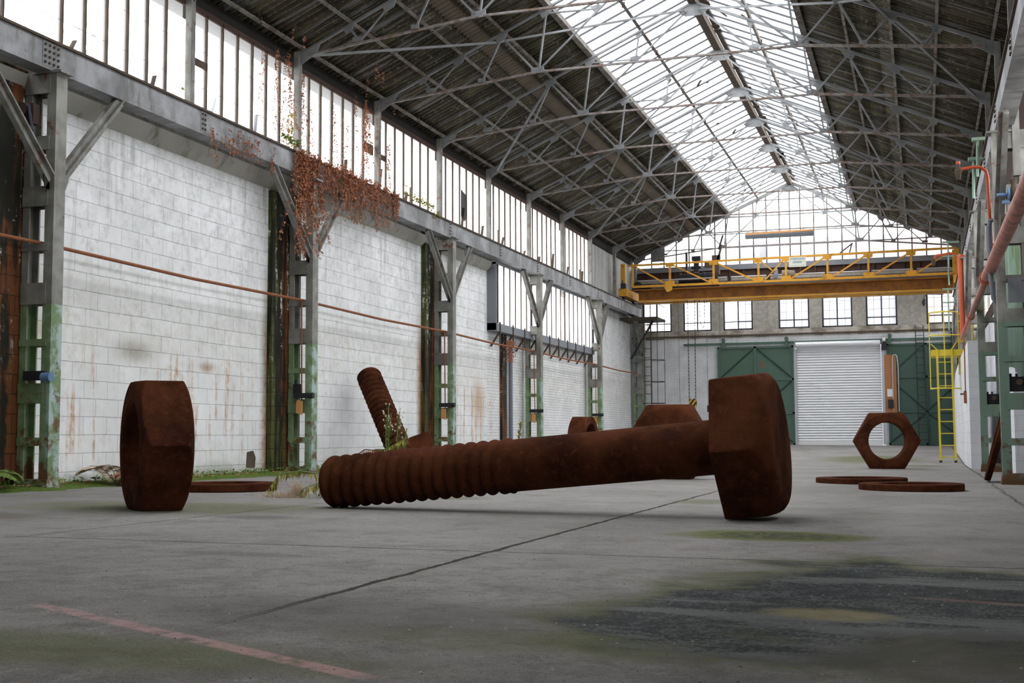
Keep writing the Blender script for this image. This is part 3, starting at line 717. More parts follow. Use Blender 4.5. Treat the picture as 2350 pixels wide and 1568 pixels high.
C0['label'] = 'nearest left column, green below and grey above, behind the standing nut'
CL = ['', 'second left column, between stained pier and small orange weight', 'third left column, right of the leaning threaded rod', 'fourth left column, passing the low projecting window', 'fifth left column, above the half-hidden nut', 'sixth left column, in the far corner by the caged ladder']
cols = [C0]+[clone(C0, (0, 6*k, 0), CL[k]) for k in range(1, 6)]
# right hand columns: same make, turned round
CR = {1: 'nearest right column, green lattice with the tilted ring against it', 2: 'second right column, beside the white block wall', 3: 'third right column, behind the red vertical pipe', 4: 'fourth right column, beyond the yellow ladder', 5: 'farthest right column, in the corner by the back wall', 0: 'right column just outside the frame, carrying the near girder end'}
for k in range(1, 6):
    r = clone(C0, (0, 0, 0), CR[k]); r['group'] = 'battened steel columns along the right wall'
    r.rotation_euler = (0, 0, PI); r.location = (2*CX+9.0, 11.14+6*k, .34)
# the long pipe through the left columns
m = MB(); m.tube([(-8.98, YA, 3.08)]+[(-8.98, 5.05+6*i+3*j, 3.085-.03*j) for i in range(6) for j in (0, 1)]+[(-8.98, 40.6, 3.08)], .021, 8)
o = m.build('long_pipe', M_rustpipe); tag(o, 'long rusty pipe threaded through the left columns', 'pipe')
for k, nm in ((1, 'second'), (2, 'third'), (3, 'fourth'), (4, 'fifth')):
    Y = 11.0+6*k
    r = empty('hanging_weight', (-8.97, Y, 1.35), 'orange cable weight hanging in the %s left column' % nm, 'counterweight', 'orange weights hanging in the left columns')
    MB().tube([(-8.965, Y, 3.07), (-8.95, Y, 1.55)], .012, 6).build('cable', M_rustpipe, r)
    MB().prism([(-9.02, 1.36), (-8.93, 1.33), (-8.925, 1.54), (-9.0, 1.56), (-9.02, 1.5)], 1, Y-.05, Y-.01).build('weight', M_lampo if k != 4 else M_orange, r)
    MB().box(-9.06, -8.75, Y-.06, Y-.02, 1.58, 1.66).tube([(-8.80, Y-.04, 1.62), (-8.73, Y-.04, 1.62)], .045, 10).build('roller_bracket', M_black, r)
r = empty('wheel_bracket', (-8.9, 11.0, 1.62), 'blue and black roller clamped to the nearest left column', 'roller')
MB().box(-9.1, -8.83, 10.99, 11.03, 1.60, 1.70).build('arm', M_black, r)
MB().tube([(-8.84, 10.98, 1.63), (-8.73, 10.98, 1.63)], .05, 12).build('roller', M_blue, r)
r = empty('roller_box', (-9.1, 17.0, 1.7), 'black switch box on the second left column', 'box')
MB().box(-9.08, -8.98, 16.97, 17.03, 1.66, 1.80).build('housing', M_black, r); MB().tube([(-9.03, 16.96, 1.80), (-9.03, 16.96, 1.86)], .02, 8).build('gland', M_black, r)
r = empty('corner_pulley', (-9.1, 10.9, 4.4), 'rusty pulley with dark rag under the girder at the left edge', 'pulley')
MB().tube([(-9.1, 10.86, 4.52), (-9.1, 10.94, 4.52)], .07, 14).build('sheave', M_dark, r); MB().box(-9.1, -8.98, 10.9, 11.0, 4.36, 4.58).build('bracket', M_brown, r)
MB().bar((-9.02, 10.88, 4.56), (-8.98, 10.9, 4.28), .07, .02).build('rag', mat('blue_grey_rag', base=(.07, .07, .10)), r)
# ================================================================= TRAVELLING CRANE
cr = empty('overhead_crane', (CX, 38.9, 5.34), 'yellow overhead travelling crane spanning the hall', 'crane')
yf = 38.5
def OB(name, p, q, a, b, m=M_orange, L=0, up=(0, 0, 1)): return MB().bar(p, q, a, b, up, L).build(name, m, cr)
zt = lambda x: 6.36
OB('top_rail', (-8.78, yf, 6.40), (1.05, yf, 6.47), .07, .06)
OB('walkway_chord', (-8.62, yf, 5.72), (1.0, yf, 5.72), .07, .07)
MB().box(-8.62, 1.0, yf+.03, yf+.75, 5.60, 5.64).build('walkway_floor', M_orange2, cr)
vx = [-8.62, -7.42, -6.05, -4.67, -3.84, -2.61, -1.42, -.20, .98]
for i, x in enumerate(vx): OB('post', (x, yf, 5.72), (x, yf, 6.42), .06, .06, up=(1, 0, 0))
for a, b in ((0, 1), (1, 2), (2, 3)): OB('diagonal', (vx[a]+.1, yf, 6.36), (vx[b]-.1, yf, 5.76), .05, .05, L=.012)
OB('diagonal', (-4.62, yf, 6.36), (-4.25, yf, 6.05), .04, .04); OB('diagonal', (-4.48, yf, 5.76), (-3.90, yf, 6.36), .04, .04)
for a, b in ((4, 5), (5, 6), (6, 7), (7, 8)): OB('diagonal', (vx[a]+.12, yf, 5.76), (vx[b]-.1, yf, 6.36), .05, .05, L=.012)
for x in vx[1:-1]:
    MB().prism([(x-.16, 5.69), (x+.16, 5.69), (x+.14, 5.86), (x-.14, 5.86)], 1, yf-.045, yf-.035).build('gusset_plate', M_orange, cr)
    MB().prism([(x-.12, 6.30), (x+.12, 6.30), (x+.14, 6.42), (x-.14, 6.42)], 1, yf-.045, yf-.035).build('gusset_plate', M_orange, cr)
MB().prism([(-7.62, 5.70), (-7.34, 5.70), (-7.34, 5.58), (-7.44, 5.52), (-7.52, 5.52)], 1, yf-.05, yf-.03).build('bracket_plate', M_orange, cr)
# main girders
for yg, nm in ((38.95, 'main_girder'), (39.65, 'main_girder')):
    MB().box(-8.5, .95, yg-.10, yg+.10, 5.28, 5.62).build('main_girder', M_orange2, cr)
    MB().box(-8.5, .95, yg-.15, yg+.15, 5.27, 5.315).build('flange', M_orange, cr)
for x, s in ((-8.93, 1), (1.06, -1)):
    e = MB().box(x-.10, x+.16, 38.3, 40.2, 5.42, 5.66).build('end_carriage', M_orange, cr)
    for y in (38.55, 39.95): MB().tube([(x-.03, y, 5.42), (x+.05, y, 5.42)], .10, 16).build('wheel', M_black, e)
    MB().box(x-.06, x+.08, 38.45, 38.62, 5.66, 6.46).build('end_post', M_orange, cr)
MB().box(-8.95, -8.8, 38.25, 38.4, 5.66, 5.82).tube([(-8.9, 38.3, 5.8), (-8.9, 38.3, 5.92)], .02, 6).build('rail_sweep', M_black, cr)
MB().tube([(-8.5, 38.7, 5.74), (-8.5, 38.78, 5.74)], .17, 20).tube([(-8.40, 38.75, 5.74), (-8.05, 38.75, 5.74)], .09, 12).build('travel_drive', M_black, cr)
MB().tube([(-8.5, 38.75, 5.93), (.9, 38.75, 5.93)], .025, 8).build('drive_shaft', M_galv, cr)
for x in (-6.0, -5.6, -4.4, -2.65, -1.4, -.1):
    MB().box(x-.05, x+.05, 38.68, 38.82, 5.80, 5.97).build('shaft_bearing', M_black, cr)
MB().tube([(-4.22, 38.72, 5.93), (-4.12, 38.72, 5.93)], .20, 20).build('gearbox', M_grey, cr)
MB().tube([(-3.98, 38.72, 5.93), (-3.80, 38.72, 5.93), (-3.78, 38.72, 5.93), (-3.6, 38.72, 5.93)], [.14, .15, .13, .12], 18).build('motor', mat('grimy_beige_motor', base=(.24, .21, .17)), cr)
# hoist trolley
ho = empty('hoist_trolley', (-6.8, 39.3, 5.62), 'black hoist trolley riding on the crane, left of centre', 'hoist')
MB().box(-7.5, -5.95, 39.0, 39.65, 5.66, 5.80).build('trolley_frame', M_black, ho)
for x in (-7.3, -6.1): MB().tube([(x, 38.98, 5.66), (x, 39.06, 5.66)], .10, 14).build('wheel', M_black, ho)
MB().tube([(-7.2, 39.3, 5.98), (-6.5, 39.3, 5.98)], .18, 18).tube([(-7.26, 39.3, 5.98), (-7.2, 39.3, 5.98)], .22, 18).tube([(-6.5, 39.3, 5.98), (-6.44, 39.3, 5.98)], .22, 18).build('hoist_drum', M_black, ho)
MB().tube([(-6.4, 39.2, 6.02), (-6.05, 39.2, 6.02)], .15, 16).box(-6.35, -6.1, 39.05, 39.35, 5.8, 5.95).build('hoist_motor', M_black, ho)
MB().box(-7.05, -6.99, 39.2, 39.3, 5.9, 6.85).build('upright', M_black, ho)
m = MB(); m.box(-6.86, -6.58, 39.25, 39.40, 6.58, 6.72); m.box(-6.80, -6.64, 39.27, 39.37, 6.20, 6.60); m.tube([(-6.87, 39.3, 6.36), (-6.57, 39.3, 6.36)], .05, 10); m.build('control_box', M_black, ho)
m = MB(); m.box(-6.45, -6.18, 39.2, 39.4, 6.34, 6.50); m.box(-6.15, -5.98, 39.2, 39.4, 6.1, 6.44); m.bar((-6.08, 39.3, 6.4), (-5.90, 39.3, 7.05), .10, .06).box(-6.22, -5.95, 39.25, 39.35, 6.56, 6.72); m.build('lever_arm', M_dark, ho)
MB().bar((-6.0, 39.3, 6.9), (-5.86, 39.3, 7.35), .05, .05).build('cable_stub', M_black, ho)
# sign on the crane
sg = empty('load_sign', (-3.48, 38.44, 6.10), 'cream load sign with faded blue lettering on the crane rail', 'sign')
MB().box(-3.74, -3.235, 38.44, 38.455, 6.115, 6.42).build('board', M_signm, sg)
def text(s, size, loc, m, parent, name, w_=None, rx=PI/2, rz_=0, bold=0):
    cu = bpy.data.curves.new(name, 'FONT'); cu.body = s; cu.size = size; cu.align_x = 'CENTER'; cu.extrude = .002; cu.offset = bold
    t = bpy.data.objects.new(name, cu); link(t); t.rotation_euler = (rx, 0, rz_); t.location = loc
    bpy.context.view_layer.update()
    dg = bpy.context.evaluated_depsgraph_get(); me = bpy.data.meshes.new_from_object(t.evaluated_get(dg))
    xs = [v.co.x for v in me.vertices]; W0 = max(xs)-min(xs)
    o = bpy.data.objects.new(name, me); link(o); o.rotation_euler = (rx, 0, rz_); o.location = loc
    if w_: o.scale = (w_/W0, 1, 1)
    me.materials.clear(); me.materials.append(m); bpy.data.objects.remove(t)
    adopt(o, parent); return o
text('STEEFOND', .085, (-3.488, 38.437, 6.335), M_signt, sg, 'lettering', .44, bold=.001)
text('5000K', .085, (-3.488, 38.437, 6.235), M_signt, sg, 'lettering', .28, bold=.001)
text('CU 824 C 1930', .045, (-3.488, 38.437, 6.145), M_galv, sg, 'lettering', .42)
# hook block on two chains, looped hand chain
hb = empty('hook_block', (-6.83, 38.9, 1.75), 'black and yellow striped hook block hanging on two chains', 'hook')
m = MB(); z = 1.78
prof = [(-.10, .34), (-.04, .40), (.02, .36), (.07, .40), (.12, .34), (.13, .2), (.06, 0), (.0, -.06), (-.03, .0), (-.12, .2)]
m.prism([(-6.84+a*1.0, z+b) for a, b in prof][::-1], 1, 38.84, 38.96); m.build('block', mat('hazard_striped_paint', lambda: ((lambda x, y, z, v: (mix(S.m('GREATER_THAN', S.m('FRACT', (x*1.0-z*.75)*7.), .5), (.015, .015, .015), (.50, .30, .02)),))(*P3())), rough=.5), hb)
MB().tube([(-6.84, 38.9, 1.74), (-6.84, 38.9, 1.62), (-6.80, 38.9, 1.55), (-6.74, 38.9, 1.58), (-6.74, 38.9, 1.64)], .022, 8).build('hook', M_black, hb)
def chain(name, pts, r, parent):
    m = MB(); tot = 0
    for a, b in zip(pts[:-1], pts[1:]):
        a = Vector(a); b = Vector(b); n = max(1, int((b-a).length/.055))
        for i in range(n):
            p = a.lerp(b, i/n); q = a.lerp(b, (i+.9)/n); w_ = r if i % 2 else r*.45
            m.bar(p, q, w_*2, (r*1.45-w_)*1.2)
    m.build(name, M_black, parent)
chain('chain', [(-6.95, 38.9, 5.27), (-6.94, 38.9, 2.1)], .022, hb); chain('chain', [(-6.72, 38.9, 5.27), (-6.74, 38.9, 2.1)], .022, hb)
hc = empty('hand_chain', (-6.5, 38.9, 4.3), 'looped hand chain hanging beside the hook chains', 'chain')
chain('chain_loop', [(-6.58, 38.9, 5.27), (-6.57, 38.9, 4.75), (-6.55, 38.9, 4.55), (-6.50, 38.9, 4.40), (-6.45, 38.9, 4.40), (-6.42, 38.9, 4.6), (-6.42, 38.9, 5.27)], .02, hc)
pc = empty('pendant_control', (-6.58, 38.6, 1.9), 'thin control cable with small pendant left of the green door', 'cable')
MB().tube([(-6.35, 38.9, 5.28), (-6.36, 38.9, 1.95)], .006, 5).build('cable', M_dark, pc); MB().box(-6.38, -6.34, 38.88, 38.92, 1.75, 1.95).build('pendant', M_black, pc)
for x, lb in ((-7.25, 'thin hanging wire left of the hook block'), (-5.95, 'thin hanging wire against the green door edge')):
    tag(MB().tube([(x, 38.9, 5.28), (x+.02, 38.9, zf(x, 38.9))], .006, 5).build('hanging_wire', M_dark), lb, 'wire')
# batten lamp under the truss
lp = empty('strip_light', (-3.65, 35.0, 6.5), 'unlit strip light with orange batten hanging before the gable', 'light')
MB().bar((-4.58, 34.95, 6.63), (-2.72, 34.95, 6.65), .12, .05).build('batten', M_lampo, lp)
MB().prism([(-.06, 6.50), (.06, 6.50), (.11, 6.58), (.11, 6.60), (-.11, 6.60), (-.11, 6.58)], 0, -4.58, -2.72).build('housing', M_grey, lp)
o = lp.children[-1] if lp.children else None
for o in bpy.data.objects:
    if o.parent == lp and o.name.startswith('housing'):
        for v in o.data.vertices: v.co.y += 34.95
for x in (-4.3, -3.0): MB().tube([(x, 34.95, 6.62), (x, 35.07, 7.21)], .008, 5).build('hanger', M_dark, lp)
# ================================================================= DOORS OF THE BACK WALL
zd = zf(-3, YB)
M_gdark = mat('shaded_green_brace_paint', base=(.02, .045, .034))  # darker green paints in the shadow lines along the door braces
def leaf_door(n, xa, xb, z0, z1, m, lb):
    fr = MB().box(xa, xb, YB-.09, YB-.05, z0, z1).build('door_%d' % n, m); tag(fr, kind='structure')
    for (a, b, c, d) in ((xa, xa+.06, z0, z1), (xb-.06, xb, z0, z1), (xa, xb, z1-.06, z1), (xa, xb, z0, z0+.07), ((xa+xb)/2-.04, (xa+xb)/2+.04, z0, z1), (xa, xb, 2.80, 2.87), (xa, xb, 1.70, 1.77)):
        MB().box(a, b, YB-.125, YB-.09, c, d).build('door_frame', m, fr)
    xm = (xa+xb)/2
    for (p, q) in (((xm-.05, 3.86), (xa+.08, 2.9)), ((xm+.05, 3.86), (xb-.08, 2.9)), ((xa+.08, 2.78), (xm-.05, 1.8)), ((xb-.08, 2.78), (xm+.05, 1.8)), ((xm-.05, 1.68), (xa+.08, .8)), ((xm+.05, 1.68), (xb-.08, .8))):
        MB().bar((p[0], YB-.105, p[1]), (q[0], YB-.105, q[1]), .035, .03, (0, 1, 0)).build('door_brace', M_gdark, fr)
    return fr
dl = leaf_door(1, -6.41, -3.94, zd-.01, 3.93, M_green, '')
MB().bar((-4.945, YB-.093, 3.21), (-4.955, YB-.093, 3.44), .026, .006, (0, 1, 0)).bar((-5.02, YB-.093, 3.37), (-4.955, YB-.093, 3.435), .024, .006, (0, 1, 0)).build('number', M_signr, dl)
dr = leaf_door(2, -1.03, 1.30, zd-.01, 3.90, M_greend, '')
# roller shutter
sh = MB(); pts = []
z0 = zd+.02; z1 = 3.84; N = 37*6
for i in range(N+1):
    z = z0+(z1-z0)*i/N; t = (i % 6)/6; pts.append((YB-.09-.022*(math.sin(PI*t) if t > 0 else 0), z))
for x in (-3.84, -1.22):
    for (y, z) in pts: sh.v.append((x, y, z))
for i in range(N): sh.f.append((i, i+1, N+1+i+1, N+1+i))
ro = sh.build('door_3', M_shut, smooth=50); tag(ro, kind='structure')
MB().tube([(-3.86, YB-.16, 3.93), (-1.22, YB-.16, 3.93)], .10, 20).build('roller_tube', M_shut, ro)
MB().box(-3.84, -1.22, YB-.13, YB-.07, zd-.01, zd+.12).build('bottom_bar', M_white, ro)
for x in (-3.92, -1.20): MB().box(x, x+.08, YB-.17, YB-.05, zd, 3.80).build('guide_rail', M_galv, ro)
for x in (-3.92, -1.20): MB().box(x+.03, x+.05, YB-.24, YB-.05, 3.72, 4.12).build('end_bracket', M_galv, ro)
MB().box(-1.19, -1.02, YB-.30, YB-.08, 3.70, 3.92).tube([(-1.10, YB-.25, 3.92), (-1.10, YB-.1, 3.97)], .05, 10).build('shutter_motor', M_black, ro)
MB().tube([(-1.14, YB-.3, 4.02), (-1.06, YB-.3, 4.02)], .06, 14).build('white_drum', M_white, ro)
r = empty('door_track', (-3, YB-.12, 4.03), 'green sliding door track above the doors, three wheel hangers on it', 'door track')
MB().box(-7.53, 1.0, YB-.10, YB-.03, 4.00, 4.07).build('track', M_green, r)
for x in (-6.2, -4.15, -.93, .95):
    h = MB().box(x-.05, x+.05, YB-.16, YB-.10, 3.88, 4.2).build('hanger', M_green, r); MB().tube([(x, YB-.18, 4.16), (x, YB-.10, 4.16)], .065, 20).build('wheel', M_green, h)
r = empty('control_board', (-.96, YB-.14, 1.75), 'plywood board with white card and black box beside the shutter', 'board')
MB().box(-1.165, -.76, YB-.16, YB-.13, 1.72, 3.55).build('panel', M_ply, r)
MB().box(-1.05, -.86, YB-.17, YB-.16, 2.22, 2.46).build('card', M_white, r); MB().box(-1.03, -.86, YB-.24, YB-.16, 1.86, 2.13).build('control_box', M_black, r)
m = MB().tube([(-.87, YB-.18, 1.78), (-.87, YB-.18, 3.45), (-.83, YB-.18, 3.53), (-.78, YB-.18, 3.55), (-.73, YB-.18, 3.5), (-.70, YB-.18, 3.2), (-.70, YB-.17, 1.75)], .018, 8).build('conduit', M_galv, r)
r = empty('wall_ladder', (-.03, YB-.2, zd), 'thin black ladder leaning on the dark green door', 'ladder')
for x, x2 in ((-.15, -.13), (.09, .15)): MB().tube([(x, YB-.14, 4.45), (x2, YB-.32, zd)], .014, 6).build('rail', M_black, r)
z = .85
while z < 4.4:
    t = (4.45-z)/(4.45-zd); MB().tube([(-.15+.02*t, YB-.14-.18*t, z), (.09+.06*t, YB-.14-.18*t, z)], .009, 5).build('rung', M_black, r); z += .235
# dark caged ladder and platform in the far left corner
r = empty('corner_platform', (-8.6, 40.3, 4.8), 'small dark platform high in the far left corner', 'platform')
MB().box(-9.28, -8.05, 39.6, 40.9, 4.78, 4.86).build('deck', M_dark, r)
for x in (-8.1, -8.5, -8.9): MB().tube([(x, 39.65, 4.86), (x, 39.65, 5.75)], .015, 6).build('handrail_post', M_black, r)
for z in (5.3, 5.75): MB().tube([(-9.2, 39.65, z), (-8.1, 39.65, z), (-8.1, 40.9, z)], .013, 6).build('handrail', M_black, r)
MB().bar((-8.3, 40.1, 4.78), (-9.1, 40.3, 3.55), .05, .05).build('bracing', M_black, r)
r = empty('caged_ladder', (-8.4, 40.5, .7), 'dark caged ladder below the corner platform', 'ladder')
for x in (-8.72, -8.5): MB().tube([(x, 40.6, zf(x, 40.6)), (x, 40.6, 5.7)], .016, 6).build('rail', M_dark, r)
z = .9
while z < 4.7: MB().tube([(-8.72, 40.6, z), (-8.5, 40.6, z)], .01, 5).build('rung', M_dark, r); z += .3
for z in (2.08, 2.79, 3.5, 4.2, 4.8):
    MB().tube([(-8.72, 40.6, z)]+[(-8.36-.36*math.cos(t), 40.4-.36*math.sin(t)-.0, z) for t in [i*PI/8 for i in range(0, 13)]]+[(-8.5, 40.6, z)], .013, 6).build('cage_hoop', M_dark, r)
for x, y in ((-8.36, 40.04), (-8.18, 40.09), (-8.0, 40.4)): MB().tube([(x, y, 2.05), (x, y, 4.85)], .010, 5).build('cage_bar', M_dark, r)
# ================================================================= RIGHT SIDE
# white block enclosure
m = MB(); m.prism([(25.0, .2), (36.5, .2), (36.5, 2.15), (34.8, 2.6), (30.4, 2.72), (25.0, 2.76)], 0, .84, 1.17); o = m.build('block_partition', M_wblock); tag(o, 'tall white block partition beside the second right column', 'wall')
m = MB(); m.prism([(18.9, .2), (20.2, .2), (20.2, 2.0), (18.9, 1.72)], 0, 1.22, 1.75); m.box(1.16, 1.75, 18.85, 20.0, 1.70, 1.80); o = m.build('low_block_wall', M_wblock); tag(o, 'low white block wall with cap between the two right columns', 'wall')
# green corrugated cladding panel
mb = MB(); N = 60
for z in (1.75, 3.95):
    for i in range(N+1): mb.v.append((1.36+.03*math.sin(i*PI/2.0), 18.2+6.2*i/N, z))
for i in range(N): mb.f.append((i, i+1, N+1+i+1, N+1+i))
o = mb.build('cladding_panel', M_clad); sd = o.modifiers.new('t', 'SOLIDIFY'); sd.thickness = .02; tag(o, 'green corrugated cladding panel behind the nearest right column', 'cladding')
mb = MB(); mb.box(1.30, 1.75, 24.5, 24.6, 1.7, 4.2); tag(mb.build('trim_14', M_steel), kind='structure')
r = empty('grey_cover_plate', (1.2, 17.0, 3.1), 'plain grey cover plate bolted high on the nearest right column', 'plate')
MB().box(1.08, 1.31, 17.02, 17.045, 2.66, 2.98).build('plate', M_grey, r); MB().tube([(1.24, 17.0, 2.94), (1.33, 17.0, 2.94)], .008, 6).build('pin', M_rustpipe, r)
# cable trays seen through the columns
for y, z, lb in ((17.14, 1.63, 'black pipe clamp block inside the nearest right column'), (23.14, 1.60, 'black pipe clamp block inside the second right column')):
    r = empty('clamp_block', (1.18, y, z), lb, 'clamp', 'black clamp blocks in the right columns')
    MB().box(1.04, 1.30, y-.03, y+.05, z-.10, z+.09).build('block', M_black, r)
    MB().tube([(1.18, y-.05, z+.02), (1.18, y-.03, z+.02)], .04, 14).build('ring', M_dark, r)
    for x in (1.08, 1.15): MB().tube([(x, y, z+.09), (x, y, z+.13)], .015, 6).build('bolt', M_black, r)
# pipes
def pipe(name, pts, r_, m, lb, cat='pipe', collars=()):
    r = empty(name, pts[0], lb, cat)
    MB().tube(pts, r_, 14).build('tube', m, r)
    for p, q, rr in collars: MB().tube([p, q], rr, 16).build('collar', M_redb, r)
    return r
pipe('red_main_pipe', [(.9, YA, 2.95), (.9, 12, 3.09), (.9, 18.6, 3.18)], .075, M_red, 'thick faded red pipe running along the right columns', collars=[((.9, 18.55, 3.18), (.9, 18.7, 3.18), .095)])
pipe('red_thin_pipe', [(.9, 18.75, 3.17), (.9, 24.5, 3.18), (.9, 30.5, 3.2)], .05, M_red, 'thinner faded red pipe continuing from the collar', collars=[((.9, 24.5, 3.18), (.9, 24.65, 3.18), .07)])
pipe('red_riser_pipe', [(.9, 29.2, 3.2), (.9, 29.2, 4.9), (.93, 29.2, 4.98)], .07, M_redb, 'bright red vertical pipe above the yellow ladder')
r = pipe('red_swan_neck_pipe', [(.92, 17.4, 3.25), (.90, 17.4, 4.38), (.88, 17.4, 4.46), (.82, 17.4, 4.51), (.74, 17.4, 4.52), (.55, 17.4, 4.50)], .022, M_redb, 'slim red swan-neck pipe ending in a dark nozzle')
MB().tube([(.54, 17.4, 4.58), (.54, 17.4, 4.53), (.54, 17.4, 4.48), (.54, 17.4, 4.42), (.54, 17.4, 4.36)], [.02, .03, .05, .035, .03], 12).build('nozzle', M_dark, r)
MB().tube([(.54, 17.4, 4.57), (.54, 17.4, 4.61)], .028, 10).build('nozzle_cap', M_redb, r)
r = pipe('red_far_neck_pipe', [(.98, 33.5, 4.9), (.97, 33.5, 5.5), (.82, 33.5, 5.62), (.45, 33.5, 5.58), (.38, 33.5, 5.5)], .03, M_redb, 'small red bent pipe by the crane end')
MB().tube([(.37, 33.5, 5.52), (.37, 33.5, 5.40), (.37, 33.5, 5.32)], [.03, .06, .04], 12).build('nozzle', M_dark, r)
pipe('brown_pipe', [(1.45, 14.0, 3.0), (1.42, 19.0, 3.05), (1.40, 25.0, 3.0)], .04, M_rustpipe, 'brown pipe behind the thick red pipe')
pipe('ribbed_hose', [(1.02, 17.35, 3.75), (.97, 17.35, 3.8), (.91, 17.35, 3.78), (.89, 17.35, 3.68), (.90, 17.35, 3.0), (.92, 17.35, 2.75), (.98, 17.35, 2.66), (1.08, 17.35, 2.66)], .032, M_bluegrey, 'grey ribbed hose curling round the red pipe', 'hose')
vv = empty('blue_valve', (1.16, 16.5, 3.98), 'blue valve with brass body beside the thick red pipe', 'valve')
MB().tube([(.96, 16.6, 3.98), (1.1, 16.6, 3.98)], .022, 10).build('spout', M_blue, vv)
MB().tube([(1.09, 16.6, 3.98), (1.115, 16.6, 3.98)], .085, 16).build('flange', M_blue, vv)
MB().tube([(1.16, 16.6, 3.83), (1.16, 16.6, 3.9), (1.16, 16.6, 4.02), (1.16, 16.6, 4.1), (1.16, 16.6, 4.16)], [.03, .045, .05, .03, .045], 12).build('body', M_dark, vv)
MB().box(1.02, 1.10, 16.55, 16.6, 3.86, 3.90).build('lever', M_blue, vv)
for dz, dy, dx, lb in ((0, 0, 0, 'upper pale green T bracket above the red nozzle'), (-.17, .6, -.04, 'lower pale green T bracket just over the red nozzle')):
    r = empty('t_bracket', (1.0+dx, 19.8+dy, 5.43+dz), lb, 'bracket', 'pale green T brackets under the right crane girder')
    MB().box(.82+dx, 1.16, 19.74+dy, 19.86+dy, 5.405+dz, 5.45+dz).build('cross_arm', M_mint, r)
    if dz == 0: MB().box(1.06, 1.12, 19.76, 19.84, 5.30, 5.41).build('standoff', M_mint, r)
    MB().tube([(.90+dx, 19.8+dy, 5.405+dz), (.885+dx, 19.8+dy, 4.86+dz*1.3)], .022, 10).build('drop_rod', M_mint, r)
for Y_, z_, lb in ((33.9, 5.95, 'far green bracket beside the crane end'), (35.4, 4.9, 'green bracket low beside the last window')):
    r = empty('t_bracket', (.8, Y_, z_), lb, 'bracket', 'far green brackets by the crane end')
    MB().box(.60, 1.02, Y_-.04, Y_+.04, z_, z_+.04).build('cross_arm', M_mint, r); MB().box(.60, 1.02, Y_-.04, Y_+.04, z_-.36, z_-.33).build('cross_arm', M_mint, r)
    MB().tube([(.74, Y_, z_+.0), (.74, Y_, z_-1.1)], .02, 8).build('drop_rod', M_mint, r)
r = empty('hanging_lamp', (.15, 35.4, 4.7), 'small dark bulkhead lamp on a bent arm before the last window', 'lamp')
MB().tube([(.62, 35.4, 4.78), (.22, 35.4, 4.80), (.13, 35.4, 4.76), (.11, 35.4, 4.68)], .012, 6).build('arm', M_dark, r); MB().tube([(.11, 35.4, 4.68), (.11, 35.4, 4.62), (.11, 35.4, 4.54), (.11, 35.4, 4.48)], [.02, .055, .045, .015], 12).build('shade', M_black, r)
# switch box on the partition
r = empty('wall_switch', (.8, 26.5, 1.7), 'rusty switch box with cable on the white partition', 'switch')
MB().box(.79, .84, 26.35, 26.6, 1.62, 1.86).build('box', M_rustpipe, r); MB().tube([(.82, 26.45, 1.86), (.83, 26.45, 2.9)], .012, 6).build('cable', M_rustpipe, r)
MB().tube([(.72, 26.4, 1.8), (.79, 26.4, 1.8)], .015, 6).build('lever', M_dark, r)
# yellow caged ladder
yl = empty('yellow_ladder', (.5, 29.8, .37), 'yellow caged ladder with platform at the right', 'ladder')
YL = 29.8
for xt, xb_ in ((.345, .355), (.655, .675)): MB().bar((xt, YL, 2.92), (xb_, YL, .40), .045, .07, (0, 1, 0)).build('rail', M_yellow, yl)
for x in (.355, .675): MB().box(x-.03, x+.03, YL-.05, YL+.05, zf(.5, YL)-.01, .42).build('foot', M_brown, yl)
z = .49
while z < 2.85: MB().tube([(.36, YL, z), (.66, YL, z)], .011, 6).build('rung', M_yellow, yl); z += .268
for z, r_ in ((2.03, .27), (3.22, .27), (3.74, .27)):
    pts = [(.50-.31*math.cos(t), YL-.10-.34*math.sin(t), z) for t in [i*PI/10 for i in range(11)]]
    if z < 2.5: pts = [(.24, YL, z)]+pts+[(.92, YL, z)]
    MB().tube(pts, .016, 6).build('cage_hoop', M_yellow, yl)
for t in (0, PI/2, PI*.99): MB().box(.50-.31*math.cos(t)-.012, .50-.31*math.cos(t)+.012, YL-.10-.34*math.sin(t)-.006, YL-.10-.34*math.sin(t)+.006, 2.03 if t < 3 else 2.9, 3.76).build('cage_bar', M_yellow, yl)
MB().bar((.345, YL-.02, 2.92), (.22, YL-.05, 3.05), .02, .02).build('flare', M_yellow, yl); MB().bar((.655, YL-.02, 2.92), (.78, YL-.05, 3.1), .02, .02).build('flare', M_yellow, yl)
MB().box(.22, 1.0, YL, YL+.9, 2.78, 2.92).build('platform', M_yellow, yl)
MB().box(.80, .86, YL+.1, YL+.16, 2.35, 2.80).build('platform_leg', M_yellow, yl)
for z in (3.1, 3.25, 3.55, 3.72): MB().tube([(.80, YL, z), (1.08, YL+.1, z)], .015, 6).build('handrail', M_yellow, yl)
MB().box(1.06, 1.12, YL+.08, YL+.14, 2.9, 3.76).build('handrail_post', M_yellow, yl)
